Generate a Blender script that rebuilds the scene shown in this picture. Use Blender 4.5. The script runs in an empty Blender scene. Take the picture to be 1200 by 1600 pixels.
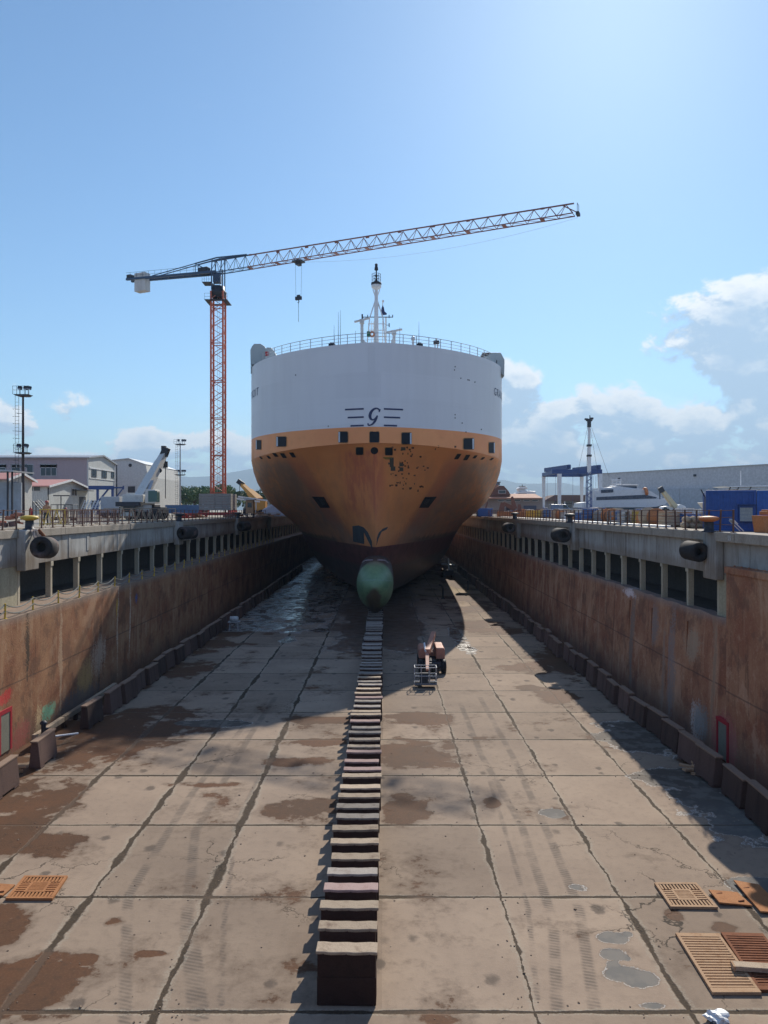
import bpy, bmesh, math, random
import numpy as np
from mathutils import Vector, Matrix
from mathutils.bvhtree import BVHTree

random.seed(7)
rng = np.random.default_rng(7)
scene = bpy.context.scene
COL = scene.collection
R = math.radians
PI = math.pi

# ---------------------------------------------------------------- camera model
EYE = 11.9      # eye height over the dock floor
CX = 0.9        # the viewer stands a little right of the dock's centre line
F = 1200.0      # focal length in photo pixels
HX, HY = 600.0, 797.0


def X(px, d): return CX + (px - HX) / F * d
def Z(py, d): return EYE - (py - HY) / F * d
def W(px, py, d): return Vector((X(px, d), d, Z(py, d)))
def floor_pt(px, py):
    d = EYE * F / (py - HY)
    return X(px, d), d


# ---------------------------------------------------------------- node expressions
class S:
    def __init__(s, nt, sock): s.nt, s.k = nt, sock
    def _m(s, op, *a, clamp=False):
        n = s.nt.nodes.new('ShaderNodeMath'); n.operation = op; n.use_clamp = clamp
        for i, v in enumerate((s,) + a):
            if isinstance(v, S): s.nt.links.new(v.k, n.inputs[i])
            else: n.inputs[i].default_value = v
        return S(s.nt, n.outputs[0])
    def __add__(s, o): return s._m('ADD', o)
    __radd__ = __add__
    def __sub__(s, o): return s._m('SUBTRACT', o)
    def __rsub__(s, o): return (s * -1.0) + o
    def __mul__(s, o): return s._m('MULTIPLY', o)
    __rmul__ = __mul__
    def __truediv__(s, o): return s._m('DIVIDE', o)
    def abs(s): return s._m('ABSOLUTE')
    def pow(s, p): return s._m('POWER', p)
    def max(s, o): return s._m('MAXIMUM', o)
    def min(s, o): return s._m('MINIMUM', o)
    def gt(s, o): return s._m('GREATER_THAN', o)
    def lt(s, o): return s._m('LESS_THAN', o)
    def floor(s): return s._m('FLOOR')
    def pp(s, sc): return s._m('PINGPONG', sc)
    def clamp(s): return s._m('ADD', 0.0, clamp=True)
    def step(s, a, b, lo=0.0, hi=1.0):
        n = s.nt.nodes.new('ShaderNodeMapRange'); n.interpolation_type = 'SMOOTHSTEP'
        s.nt.links.new(s.k, n.inputs[0])
        for i, v in zip((1, 2, 3, 4), (a, b, lo, hi)):
            if isinstance(v, S): s.nt.links.new(v.k, n.inputs[i])
            else: n.inputs[i].default_value = v
        return S(s.nt, n.outputs[0])


def link(nt, v, sock):
    if isinstance(v, S): nt.links.new(v.k, sock)
    else:
        if isinstance(v, (tuple, list)) and len(v) == 3 and len(sock.default_value) == 4: v = (*v, 1)
        sock.default_value = v


def vec(nt, x, y, z):
    n = nt.nodes.new('ShaderNodeCombineXYZ')
    for i, v in enumerate((x, y, z)): link(nt, v, n.inputs[i])
    return S(nt, n.outputs[0])


def xyz(nt, v):
    n = nt.nodes.new('ShaderNodeSeparateXYZ'); nt.links.new(v.k, n.inputs[0])
    return [S(nt, o) for o in n.outputs]


def noise(nt, v, scale, detail=3, rough=.55, dist=0.0):
    n = nt.nodes.new('ShaderNodeTexNoise')
    if v is not None: nt.links.new(v.k, n.inputs['Vector'])
    n.inputs['Scale'].default_value = scale; n.inputs['Detail'].default_value = detail
    n.inputs['Roughness'].default_value = rough; n.inputs['Distortion'].default_value = dist
    return S(nt, n.outputs[0])


def mix(nt, f, a, b, blend='MIX'):
    n = nt.nodes.new('ShaderNodeMix'); n.data_type = 'RGBA'; n.blend_type = blend
    link(nt, f, n.inputs[0]); link(nt, a, n.inputs[6]); link(nt, b, n.inputs[7])
    return S(nt, n.outputs[2])


def new_mat(name):
    m = bpy.data.materials.new(name); m.use_nodes = True
    nt = m.node_tree
    return m, nt, nt.nodes['Principled BSDF']


def pos(nt):
    return S(nt, nt.nodes.new('ShaderNodeNewGeometry').outputs['Position'])


def objco(nt):
    return S(nt, nt.nodes.new('ShaderNodeTexCoord').outputs['Object'])


def attr(nt, name):
    n = nt.nodes.new('ShaderNodeAttribute'); n.attribute_name = name
    return S(nt, n.outputs['Fac'])


def bump(nt, b, h, strength=.3, dist=.05):
    n = nt.nodes.new('ShaderNodeBump'); n.inputs['Strength'].default_value = strength
    n.inputs['Distance'].default_value = dist
    nt.links.new(h.k, n.inputs['Height']); nt.links.new(n.outputs[0], b.inputs['Normal'])


MATS = {}
def paint(name, c, rough=.5, metal=0.0, dirt=.35, dirtc=(.09, .06, .045), scale=1.5, streak=False, vary=.0, bmp=.0, thr=.5):
    """weathered paint, timber, steel or concrete: the colour with noise-shaped dirt and grain"""
    if name in MATS: return MATS[name]
    m, nt, b = new_mat(name)
    p = pos(nt)
    q = p
    if streak:
        x, y, z = xyz(nt, p); q = vec(nt, x * 1.0, y * 1.0, z * .12)
    n1 = noise(nt, q, scale, 5, .65)
    n2 = noise(nt, p, scale * 9, 3, .6)
    col = mix(nt, n2.step(.3, .75), tuple(v * .86 for v in c), tuple(min(1, v * 1.1) for v in c))
    col = mix(nt, n1.step(thr - .02, thr + .3) * dirt, col, dirtc)
    if vary:
        o = S(nt, nt.nodes.new('ShaderNodeObjectInfo').outputs['Random'])
        col = mix(nt, 1.0, col, vec(nt, o * vary + (1 - vary / 2), o * vary + (1 - vary / 2), o * vary + (1 - vary / 2)), 'MULTIPLY')
    nt.links.new(col.k, b.inputs['Base Color'])
    link(nt, n1 * .25 + (rough - .1), b.inputs['Roughness'])
    b.inputs['Metallic'].default_value = metal
    b.inputs['Specular IOR Level'].default_value = .5 if rough < .6 else .2
    if bmp: bump(nt, b, n2, bmp)
    MATS[name] = m
    return m


def glass(name='window glass', c=(.02, .035, .045)):
    if name in MATS: return MATS[name]
    m, nt, b = new_mat(name)
    n = noise(nt, pos(nt), .5, 2)
    nt.links.new(mix(nt, n, c, tuple(v * 1.8 for v in c)).k, b.inputs['Base Color'])
    b.inputs['Roughness'].default_value = .12
    MATS[name] = m
    return m


# ---------------------------------------------------------------- mesh builder
class MB:
    def __init__(s, off=(0, 0, 0)):
        s.v, s.f, s.sm, s.mi = [], [], [], []
        s.off = Vector(off); s.m = 0
    def add(s, vs, fs, smooth=False):
        k = len(s.v)
        s.v += [Vector(v) - s.off for v in vs]
        for f in fs:
            s.f.append([i + k for i in f]); s.sm.append(smooth); s.mi.append(s.m)
        return s
    def box(s, c, d, rz=0.0, rx=0.0, ry=0.0):
        M = Matrix.Translation(c) @ Matrix.Rotation(rz, 4, 'Z') @ Matrix.Rotation(rx, 4, 'X') @ Matrix.Rotation(ry, 4, 'Y')
        h = [v / 2 for v in d]
        vs = [M @ Vector((sx * h[0], sy * h[1], sz * h[2])) for sx in (-1, 1) for sy in (-1, 1) for sz in (-1, 1)]
        return s.add(vs, [(0, 1, 3, 2), (4, 6, 7, 5), (0, 4, 5, 1), (2, 3, 7, 6), (0, 2, 6, 4), (1, 5, 7, 3)])
    def b2(s, x0, x1, y0, y1, z0, z1):
        return s.box(((x0 + x1) / 2, (y0 + y1) / 2, (z0 + z1) / 2), (abs(x1 - x0), abs(y1 - y0), abs(z1 - z0)))
    def tube(s, p, q, r, n=6, r2=None, cap=True):
        p, q = Vector(p), Vector(q); r2 = r if r2 is None else r2
        d = (q - p)
        if d.length < 1e-6: return s
        d.normalize()
        a = d.orthogonal().normalized(); b = d.cross(a)
        vs = []
        for i in range(n):
            t = 2 * PI * i / n
            o = a * math.cos(t) + b * math.sin(t)
            vs += [p + o * r, q + o * r2]
        fs = [(2 * i, 2 * ((i + 1) % n), 2 * ((i + 1) % n) + 1, 2 * i + 1) for i in range(n)]
        s.add(vs, fs, n > 5)
        if cap:
            s.add(vs[0::2], [tuple(range(n))[::-1]]); s.add(vs[1::2], [tuple(range(n))])
        return s
    def bar(s, p, q, w, w2=None):
        return s.tube(p, q, w * .7071, 4, None if w2 is None else w2 * .7071)
    def path(s, pts, r, n=6):
        for a, b in zip(pts[:-1], pts[1:]): s.tube(a, b, r, n)
        return s
    def lathe(s, prof, c=(0, 0, 0), n=16, axis=(0, 0, 1)):
        c = Vector(c); ax = Vector(axis).normalized(); a = ax.orthogonal().normalized(); b = ax.cross(a)
        vs, fs = [], []
        for (r, h) in prof:
            for i in range(n):
                t = 2 * PI * i / n
                vs.append(c + ax * h + (a * math.cos(t) + b * math.sin(t)) * r)
        for j in range(len(prof) - 1):
            for i in range(n):
                k = (i + 1) % n
                fs.append((j * n + i, j * n + k, (j + 1) * n + k, (j + 1) * n + i))
        return s.add(vs, fs, True)
    def prism(s, poly, axis, t0, t1):
        """polygon in the plane across 'axis', extruded from t0 to t1; poly in (x,z) for 'y', (y,z) for 'x', (x,y) for 'z'"""
        def P(u, v, t):
            return {'y': (u, t, v), 'x': (t, u, v), 'z': (u, v, t)}[axis]
        n = len(poly)
        vs = [P(u, v, t0) for u, v in poly] + [P(u, v, t1) for u, v in poly]
        fs = [tuple(range(n)), tuple(range(2 * n - 1, n - 1, -1))]
        fs += [(i, i + n, (i + 1) % n + n, (i + 1) % n) for i in range(n)]
        return s.add(vs, fs)
    def build(s, name, mat, parent=None, bevel=0.0, fix=True):
        me = bpy.data.meshes.new(name)
        me.from_pydata([tuple(v) for v in s.v], [], s.f)
        for m in (mat if isinstance(mat, (list, tuple)) else [mat]): me.materials.append(m)
        me.polygons.foreach_set('use_smooth', s.sm); me.polygons.foreach_set('material_index', s.mi)
        if fix:
            bm = bmesh.new(); bm.from_mesh(me); bmesh.ops.recalc_face_normals(bm, faces=bm.faces[:]); bm.to_mesh(me); bm.free()
        me.update()
        o = bpy.data.objects.new(name, me); COL.objects.link(o)
        if parent is not None: o.parent = parent
        if bevel:
            md = o.modifiers.new('bevel', 'BEVEL'); md.width = bevel; md.segments = 2; md.limit_method = 'ANGLE'
        return o


def thing(name, label, cat, loc=(0, 0, 0), rz=0.0, group=None):
    o = bpy.data.objects.new(name, None); COL.objects.link(o)
    o.location = loc; o.rotation_euler = (0, 0, rz); o.empty_display_size = .3
    o['label'] = label; o['category'] = cat
    if group: o['group'] = group
    return o


def tag(o, label, cat=None, group=None, kind=None):
    o['label'] = label
    if cat: o['category'] = cat
    if group: o['group'] = group
    if kind: o['kind'] = kind
    return o


def kids(o): return [c for c in bpy.data.objects if c.parent == o]
def dup(o, loc=None, rz=None, label=None, group=None, _p=None):
    c = o.copy(); COL.objects.link(c)
    if _p is not None: c.parent = _p
    if loc is not None: c.location = loc
    if rz is not None: c.rotation_euler[2] = rz
    if label: c['label'] = label
    if group: c['group'] = group
    for ch in KIDS.get(o.name) or KIDS.setdefault(o.name, kids(o)):
        dup(ch, _p=c)
    return c
KIDS = {}

# ---------------------------------------------------------------- render, camera, light
vs_ = scene.view_settings
vs_.view_transform = 'Standard'; vs_.look = 'None'; vs_.gamma = 1; vs_.exposure = 0.3
cam = bpy.data.cameras.new('camera'); camo = bpy.data.objects.new('camera', cam); COL.objects.link(camo)
cam.sensor_fit = 'VERTICAL'; cam.sensor_height = 36; cam.lens = 36 * F / 1600
cam.shift_y = (800 - HY) / 1600 * -1
cam.clip_start = .1; cam.clip_end = 60000
camo.location = (CX, 0, EYE); camo.rotation_euler = (PI / 2, 0, 0)
scene.camera = camo

SUN = Vector((.405, 1.32, 1.0)).normalized()
EL = math.asin(SUN.z); AZ = math.atan2(SUN.x, SUN.y)
sl = bpy.data.lights.new('sun', 'SUN'); sl.energy = 5.0; sl.angle = R(.5); sl.color = (1, .93, .82)
so = bpy.data.objects.new('sun', sl); COL.objects.link(so)
so.rotation_euler = (-SUN).to_track_quat('-Z', 'Y').to_euler(); so.location = (60, 100, 120)

world = bpy.data.worlds.new('World'); scene.world = world; world.use_nodes = True
nt = world.node_tree
bg = nt.nodes['Background']; out = nt.nodes['World Output']
sky = nt.nodes.new('ShaderNodeTexSky'); sky.sky_type = 'NISHITA'; sky.sun_disc = False
sky.sun_elevation = EL; sky.sun_rotation = AZ; sky.air_density = 1.0; sky.dust_density = .25; sky.ozone_density = 2.0; sky.altitude = 0
nt.links.new(mix(nt, 1.0, S(nt, sky.outputs[0]), (.75, .94, 1.03), 'MULTIPLY').k, bg.inputs[0]); bg.inputs[1].default_value = .112
g = S(nt, nt.nodes.new('ShaderNodeTexCoord').outputs['Generated'])
gx, gy, gz = xyz(nt, g)
az = gx._m('ARCTAN2', gy); el = gz._m('ARCSINE')


def cloud_density(el_):
    cv = vec(nt, az * 1.0, el_ * 1.5, 0.0)
    n1 = noise(nt, cv, 11, 9, .62, .15)
    n2 = noise(nt, vec(nt, az * .55, el_ * 2.4, 3.1), 8, 6, .6)
    tot = None
    # cumulus bank on the right, low banks on the left: centre and half-size as bearings (radians)
    for (a, e, ra, re, w) in ((.47, .205, .125, .085, 1.0), (.40, .215, .055, .05, .85), (.55, .215, .1, .1, 1.0), (.52, .13, .16, .07, .9),
                              (.27, .105, .17, .05, .72), (.40, .09, .25, .05, .75), (.17, .15, .045, .04, .78), (.20, .07, .2, .055, .7), (-.24, .075, .12, .022, .66),
                              (-.31, .085, .05, .022, .7), (-.33, .055, .25, .02, .55), (-.6, .12, .2, .05, .7), (.9, .2, .25, .1, .9), (2.2, .2, .7, .12, .9), (-2.0, .18, .8, .1, .9)):
        dx = (az - a) / ra; dy = (el_ - e) / re
        m = (1.0 - (dx * dx + dy * dy)) * w
        tot = m if tot is None else tot.max(m)
    tot = tot.max(-1.2)
    return tot * .5 + (n1 - .5) * 1.9, n2


d0, n2 = cloud_density(el)
d1, _ = cloud_density(el + .02)
mask = d0.step(.0, .2)
rim = (d0 - d1).step(-.04, .26) * d0.step(.75, .2)
veil = el.step(.17, .02) * az.step(-.45, .2) * (n2 * .5 + .35) * az.step(1.4, .9)
wisp = noise(nt, vec(nt, az * 1.0, el * 5.0, 1.0), 7, 5, .6).step(.62, .85) * .1
ccol = mix(nt, rim, (.52, .71, .92), (1.12, 1.16, 1.18))
bg2 = nt.nodes.new('ShaderNodeBackground'); nt.links.new(ccol.k, bg2.inputs[0]); bg2.inputs[1].default_value = .82
ms = nt.nodes.new('ShaderNodeMixShader')
nt.links.new((mask * .93).max(veil).max(wisp).clamp().k, ms.inputs[0])
nt.links.new(bg.outputs[0], ms.inputs[1]); nt.links.new(bg2.outputs[0], ms.inputs[2])
# added bluish fill in the unseen sky behind the viewer, brightens shaded faces
rear_fill = (gy * -1.0).step(.05, .55) * gz.step(.02, .2) * (n2 * .5 + .45)
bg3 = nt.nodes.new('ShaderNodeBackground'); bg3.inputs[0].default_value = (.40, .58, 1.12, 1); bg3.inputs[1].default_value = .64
ms2 = nt.nodes.new('ShaderNodeMixShader'); nt.links.new(rear_fill.clamp().k, ms2.inputs[0])
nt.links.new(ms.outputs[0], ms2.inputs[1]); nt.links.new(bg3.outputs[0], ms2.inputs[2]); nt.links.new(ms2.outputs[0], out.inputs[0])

# ---------------------------------------------------------------- plain paints
white = paint('white paint', (.72, .73, .72), .45, 0, .25)
dirty_white = paint('weathered white paint', (.58, .58, .55), .6, 0, .45, streak=True)
dark_steel = paint('dark steel', (.03, .035, .045), .55, .3, .4)
blue_steel = paint('blue steel', (.02, .06, .2), .5, 0, .35)
rust = paint('rusted steel', (.2, .075, .035), .85, 0, .7, (.05, .025, .02), 3, bmp=.2)
rust_pale = paint('pale rust', (.42, .27, .16), .85, 0, .6, (.2, .08, .03), 5, bmp=.2)
rust_orange = paint('orange rust', (.38, .17, .07), .85, 0, .5, (.16, .06, .03), 2.5, bmp=.2)
orange_red = paint('orange red crane paint', (.5, .11, .05), .5, 0, .3)
crane_blue = paint('dark blue crane paint', (.03, .07, .13), .5, 0, .3)
grey_conc = paint('grey concrete blocks', (.3, .29, .27), .85, 0, .4, (.1, .09, .08), 1.2, True)
rubber = paint('black rubber', (.014, .014, .016), .6, 0, .5, (.1, .08, .07), 2)
yellow = paint('yellow paint', (.6, .4, .04), .55, 0, .45, scale=4)
orange = paint('orange paint', (.55, .18, .05), .55, 0, .35)
red = paint('red paint', (.4, .02, .02), .5, 0, .3)
green = paint('green paint', (.04, .16, .09), .6, 0, .3)
timber = paint('bleached timber', (.36, .28, .2), .85, 0, .75, (.13, .08, .055), 3, vary=.7, bmp=.3)
timber_pink = paint('pink stained timber', (.36, .25, .22), .85, 0, .5, (.2, .1, .08), 4, vary=.3, bmp=.3)
timber_grey = paint('grey timber', (.3, .26, .22), .85, 0, .75, (.12, .08, .06), 3, vary=.7, bmp=.3)
block_base = paint('tarred block', (.05, .026, .02), .8, 0, .5, (.02, .014, .012), 3, vary=.4, bmp=.3)
bilge_mat = paint('stained concrete block', (.11, .068, .055), .85, 0, .75, (.03, .022, .02), 2, True, vary=.9, bmp=.3)
bilge_top = paint('pale block cap', (.26, .18, .13), .85, 0, .4, (.15, .08, .05), 4, bmp=.2)
galv = paint('galvanised steel', (.42, .43, .44), .45, .5, .3)
chain_mat = paint('grey chain', (.22, .22, .2), .6, .4, .5)
window = glass()
# ================================================================ SETTING: floor, ground, hills, haze
def smooth_noise(x, y, f, seed):
    r = np.random.default_rng(seed); t = r.random((64, 64))
    u, v = x * f + 1000, y * f + 1000
    i, j = np.floor(u).astype(int), np.floor(v).astype(int)
    a, b = u - i, v - j
    a, b = a * a * (3 - 2 * a), b * b * (3 - 2 * b)
    T = lambda p, q: t[p % 64, q % 64]
    return (T(i, j) * (1 - a) + T(i + 1, j) * a) * (1 - b) + (T(i, j + 1) * (1 - a) + T(i + 1, j + 1) * a) * b


def dock_floor():
    xs = np.linspace(-17.6, 17.6, 300)
    ys = [10.0]
    while ys[-1] < 110: ys.append(ys[-1] + .07 + max(0, ys[-1] - 20) * .0035)
    ys += list(np.linspace(112, 292, 60))
    ys = np.array([-20.0] + ys)
    gx, gy = np.meshgrid(xs, ys)
    nx, ny = len(xs), len(ys)
    v = np.stack([gx.ravel(), gy.ravel(), np.zeros(nx * ny)], 1)
    n1 = smooth_noise(gx, gy, .5, 1) - .5; n2 = smooth_noise(gx, gy, 1.4, 2) - .5; n3 = smooth_noise(gx, gy, 3.5, 3) - .5
    wob = n1 * .9 + n2 * .7 + n3 * .35
    # puddles: photo position and half-size on the floor, kind 0 rusty mud, 1 clear grey water, 2 yellow silt
    pud = [(640, 1178, 78, 22, 0), (655, 1122, 48, 9, 0), (500, 1125, 55, 5, 0), (480, 1160, 62, 6, 0), (470, 1190, 70, 7, 0), (478, 1268, 70, 20, 0),
           (630, 1268, 36, 22, 0), (130, 1155, 150, 38, 0), (230, 1118, 70, 14, 0), (20, 1265, 95, 45, 0), (60, 1320, 80, 20, 0), (20, 1560, 75, 70, 0),
           (-10, 1450, 60, 40, 0), (1150, 1275, 85, 48, 1), (1060, 1215, 60, 14, 1), (1010, 1150, 60, 24, 1), (900, 1035, 70, 16, 0), (870, 1088, 34, 10, 0),
           (830, 1042, 40, 9, 0), (745, 978, 48, 8, 0), (770, 986, 40, 6, 0), (826, 1075, 22, 4, 0), (725, 936, 28, 6, 0), (742, 952, 28, 5, 0),
           (712, 908, 22, 8, 2), (700, 898, 20, 5, 2), (690, 889, 16, 4, 2), (722, 1005, 12, 18, 1), (712, 990, 10, 12, 1), (735, 1018, 12, 6, 1),
           (455, 925, 32, 14, 1), (432, 950, 34, 16, 1), (470, 905, 26, 12, 1), (460, 985, 16, 6, 1), (450, 1000, 14, 6, 1), (410, 960, 40, 10, 1), (490, 890, 16, 8, 1),
           (975, 1522, 30, 12, 1), (1000, 1530, 26, 12, 1), (958, 1508, 10, 7, 1), (955, 1492, 18, 9, 1), (978, 1497, 7, 5, 1), (960, 1465, 22, 8, 1), (982, 1460, 10, 5, 1), (905, 1387, 17, 7, 1), (862, 1271, 16, 6, 1), (1132, 1450, 20, 9, 0), (1052, 1430, 16, 10, 0),
           (770, 1253, 12, 7, 0), (175, 1440, 16, 8, 0), (130, 1500, 20, 8, 0), (115, 1520, 20, 8, 0), (240, 1490, 24, 5, 0), (1020, 1572, 26, 6, 1), (60, 1590, 60, 10, 0),
           (330, 1130, 60, 5, 1), (310, 1225, 60, 5, 0), (320, 1010, 40, 12, 0), (290, 1045, 40, 14, 0), (360, 985, 40, 10, 0), (1190, 1385, 40, 12, 1)]
    wet_and_shade = np.full(gx.shape, -1.0); kind = np.zeros(gx.shape); yel = np.zeros(gx.shape)
    for (px, py, rx, ry, k) in pud:
        cx, cy = floor_pt(px, py); cy0 = floor_pt(px, py - ry)[1]; cy1 = floor_pt(px, py + ry)[1]
        sx = rx / F * cy; sy = max(.12, (cy0 - cy1) / 2)
        d = 1 - (((gx - cx) / sx) ** 2 + ((gy - (cy0 + cy1) / 2) / sy) ** 2)
        d = np.maximum(d, -1) * .46 + wob * .8
        rep = d > wet_and_shade
        wet_and_shade = np.where(rep, d, wet_and_shade); kind = np.where(rep & (k != 2), k, kind); yel = np.where(rep & (d > 0) & (k == 2), 1, yel)
    yel = np.where((gy > 105) & (gx > 4), np.clip(.4 + wob, 0, 1), yel)
    far = np.clip((gy - 62) / 25, 0, 1)
    wet_and_shade = np.maximum(wet_and_shade, -.32 + far * .42 + n1 * .7 + n2 * .4 - np.where(gx > 5, .3, 0))
    kind = np.where((gy > 75) & (gx < -4.6), 1, kind)
    under = (gy > 64) & (gx > -4.6) & (gx < 5.8); kind = np.where(under, .48, kind)  # under the hull this mask darkens the floor in place of deep shade
    wet_and_shade = np.where(under, np.maximum(wet_and_shade, np.clip(np.minimum((gy - 63) / 8, np.minimum((gx + 4.6) / 3, (5.8 - gx) / 3)), 0, 1) * .9 - .3 + wob * .5), wet_and_shade)
    wet_and_shade = np.maximum(wet_and_shade, np.clip((np.abs(gx) - 15.0) / 2, -1, .5) * 1.1 + wob * .9 - .12)
    track = np.zeros(gx.shape)
    tr = [([(195, 1600), (200, 1400), (300, 1240), (400, 1110)], .2), ([(305, 1590), (290, 1450), (305, 1300), (390, 1150), (430, 1090)], .22),
          ([(345, 1570), (350, 1440), (372, 1280), (440, 1140)], .09), ([(870, 1580), (865, 1440), (815, 1290), (752, 1180), (720, 1100)], .2),
          ([(930, 1580), (905, 1420), (860, 1310), (800, 1180), (750, 1090)], .2), ([(840, 1560), (825, 1420), (790, 1300), (765, 1220)], .1), ([(320, 1590), (310, 1500), (300, 1440)], .14)]
    for pts, w in tr:
        q = [floor_pt(*p) for p in pts]
        for (ax, ay), (bx, by) in zip(q[:-1], q[1:]):
            L2 = (bx - ax) ** 2 + (by - ay) ** 2
            t = np.clip(((gx - ax) * (bx - ax) + (gy - ay) * (by - ay)) / L2, 0, 1)
            dd = np.hypot(gx - ax - t * (bx - ax), gy - ay - t * (by - ay))
            track = np.maximum(track, np.clip(1.25 - dd / w, 0, 1))
    me = bpy.data.meshes.new('dock_floor')
    idx = np.arange(nx * ny).reshape(ny, nx)
    q = np.stack([idx[:-1, :-1], idx[:-1, 1:], idx[1:, 1:], idx[1:, :-1]], -1).reshape(-1, 4)
    me.vertices.add(nx * ny); me.vertices.foreach_set('co', v.ravel())
    me.loops.add(q.size); me.loops.foreach_set('vertex_index', q.ravel().astype(np.int32))
    me.polygons.add(len(q)); me.polygons.foreach_set('loop_start', np.arange(0, q.size, 4, dtype=np.int32))
    me.update(calc_edges=True); me.validate()
    for nme, a in (('wet_and_shade', wet_and_shade), ('water', kind), ('track', track), ('yel', yel)):
        at = me.attributes.new(nme, 'FLOAT', 'POINT'); at.data.foreach_set('value', a.ravel().astype(np.float32))
    m, nt, b = new_mat('dock floor concrete')
    p = pos(nt); x, y, z = xyz(nt, p)
    w1 = noise(nt, p, .7, 4, .6); w2 = noise(nt, p, 3.5, 5, .65); fine = noise(nt, p, 16, 4, .7); low = noise(nt, p, .22, 4, .6)
    grit = noise(nt, p, 70, 2, .7); w3 = noise(nt, p, 1.3, 3, .6)
    # slabs
    xx = (x + (w1 - .5) * .3).abs(); left = x.lt(0.0)
    dj = (xx - .85 + 36.5).pp(1.825)
    dt = (y + (w1 - .5) * .1 - 18.2 + 54.0).pp(2.7)
    wid = noise(nt, p, .33, 3, .6).step(.38, .68)
    wj = wid * .1 + .035 + left * (wid * .07 + .02) + (w2 - .5) * .22
    wt = wid * .08 + .055 + (w2 - .5) * .1
    jl = dj.step(wj * .55, wj.max(.02)) ; jl = (1.0 - jl) * xx.gt(2.2)
    jt = 1.0 - dt.step(wt * .5, wt.max(.02))
    joint = jl.max(jt)
    edge = ((1.0 - dj.step(wj, wj + .16)) * xx.gt(2.2)).max(1.0 - dt.step(wt, wt + .1))
    sid = nt.nodes.new('ShaderNodeTexWhiteNoise'); sid.noise_dimensions = '2D'
    cell = vec(nt, ((x.abs() - .85) / 3.65).floor() + left * 17.0, ((y - 18.2) / 5.4).floor(), 0.0)
    nt.links.new(cell.k, sid.inputs['Vector']); tint = S(nt, sid.outputs['Value'])
    base = mix(nt, low.step(.3, .72), (.325, .245, .178), (.255, .19, .14))
    base = mix(nt, w2.step(.45, .8) * .38, base, (.155, .118, .088))
    base = mix(nt, fine.step(.5, .8) * .35, base, (.37, .30, .225))
    tt = tint * .3 + .82
    base = mix(nt, 1.0, base, vec(nt, tt, tt, tt), 'MULTIPLY')
    # fine cracks
    vo = nt.nodes.new('ShaderNodeTexVoronoi'); vo.feature = 'DISTANCE_TO_EDGE'; vo.inputs['Scale'].default_value = .22
    nt.links.new((vec(nt, x + (w1 - .5) * 2.2 + (w2 - .5) * .5, y + (w2 - .5) * 1.2, 0.0)).k, vo.inputs['Vector'])
    crack = S(nt, vo.outputs['Distance']).step(.007, .001) * noise(nt, p, .15, 2).step(.5, .58)
    # dark drips and pits
    v2 = nt.nodes.new('ShaderNodeTexVoronoi'); v2.inputs['Scale'].default_value = 1.1
    nt.links.new(vec(nt, x + (w2 - .5) * .5, y * .7 + (fine - .5) * .1, 0.0).k, v2.inputs['Vector'])
    rnd = xyz(nt, S(nt, v2.outputs['Color']))[0]
    spot = S(nt, v2.outputs['Distance']).step(rnd.step(.45, 1.0) * .3, rnd.step(.45, 1.0) * .14) * rnd.gt(.35)
    base = mix(nt, spot * .7, base, (.075, .06, .05))
    tk = attr(nt, 'track')
    tread = ((x * .3 + y + (fine - .5) * .05).pp(.07) / .07).step(.3, .7)
    base = mix(nt, tk.step(.2, .8) * (tread * .4 + .35) * noise(nt, p, 1.1, 3).step(.3, .6), base, (.105, .085, .07))
    base = mix(nt, edge * fine.step(.4, .62) * .55, base, (.36, .33, .26))
    base = mix(nt, joint * (fine.step(.25, .5) * .25 + .7), base, mix(nt, fine.step(.35, .7), (.02, .015, .011), (.085, .058, .036)))
    base = mix(nt, crack * .85, base, (.03, .025, .02))
    base = mix(nt, attr(nt, 'yel') * w2.step(.35, .6) * .6, base, (.36, .27, .06))
    wv = attr(nt, 'wet_and_shade') + (w2 - .5) * .65 + (w3 - .5) * .55 + (fine - .5) * .22
    wt_ = wv.step(-.03, .1); damp = wv.step(-.32, .06)
    wtr = attr(nt, 'water').step(.3, .7)
    mud = mix(nt, low.step(.35, .7), (.105, .045, .021), (.07, .036, .02))
    mud = mix(nt, fine.step(.45, .75) * .5, mud, (.17, .09, .045)); mud = mix(nt, w2.step(.5, .68) * .5, mud, (.05, .03, .02))
    wcol = mix(nt, wtr, mud, mix(nt, y.step(28, 34), (.13, .125, .115), (.085, .07, .058)))
    wcol = mix(nt, w3.step(.45, .6) * wtr * .6, wcol, (.19, .17, .145))
    base = mix(nt, damp * .55, base, (.13, .092, .066))
    base = mix(nt, wv.step(-.1, -.03) * wv.step(.03, -.01) * wtr * fine.step(.35, .55) * .8, base, (.5, .48, .44))
    base = mix(nt, wt_ * (.93 - joint * .6), base, wcol)
    nt.links.new(base.k, b.inputs['Base Color'])
    rgh = .85 - wt_ * .12 - wt_ * wtr * y.step(50, 66) * (.25 + w1.step(.35, .6) * .35)
    link(nt, wt_ * wtr * y.step(50, 66) * .45 + .1, b.inputs['Specular IOR Level'])
    link(nt, rgh.max(.07), b.inputs['Roughness'])
    h = (fine * .4 + grit * .2 + w2 * .6) * (1.0 - wt_ * .95) - joint * 1.6 - crack
    bump(nt, b, h, .45, .03)
    me.materials.append(m)
    o = bpy.data.objects.new('dock_floor', me); COL.objects.link(o)
    tag(o, 'stained concrete slab floor of the dry dock with puddles and joints', None, None, 'structure')


dock_floor()

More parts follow.
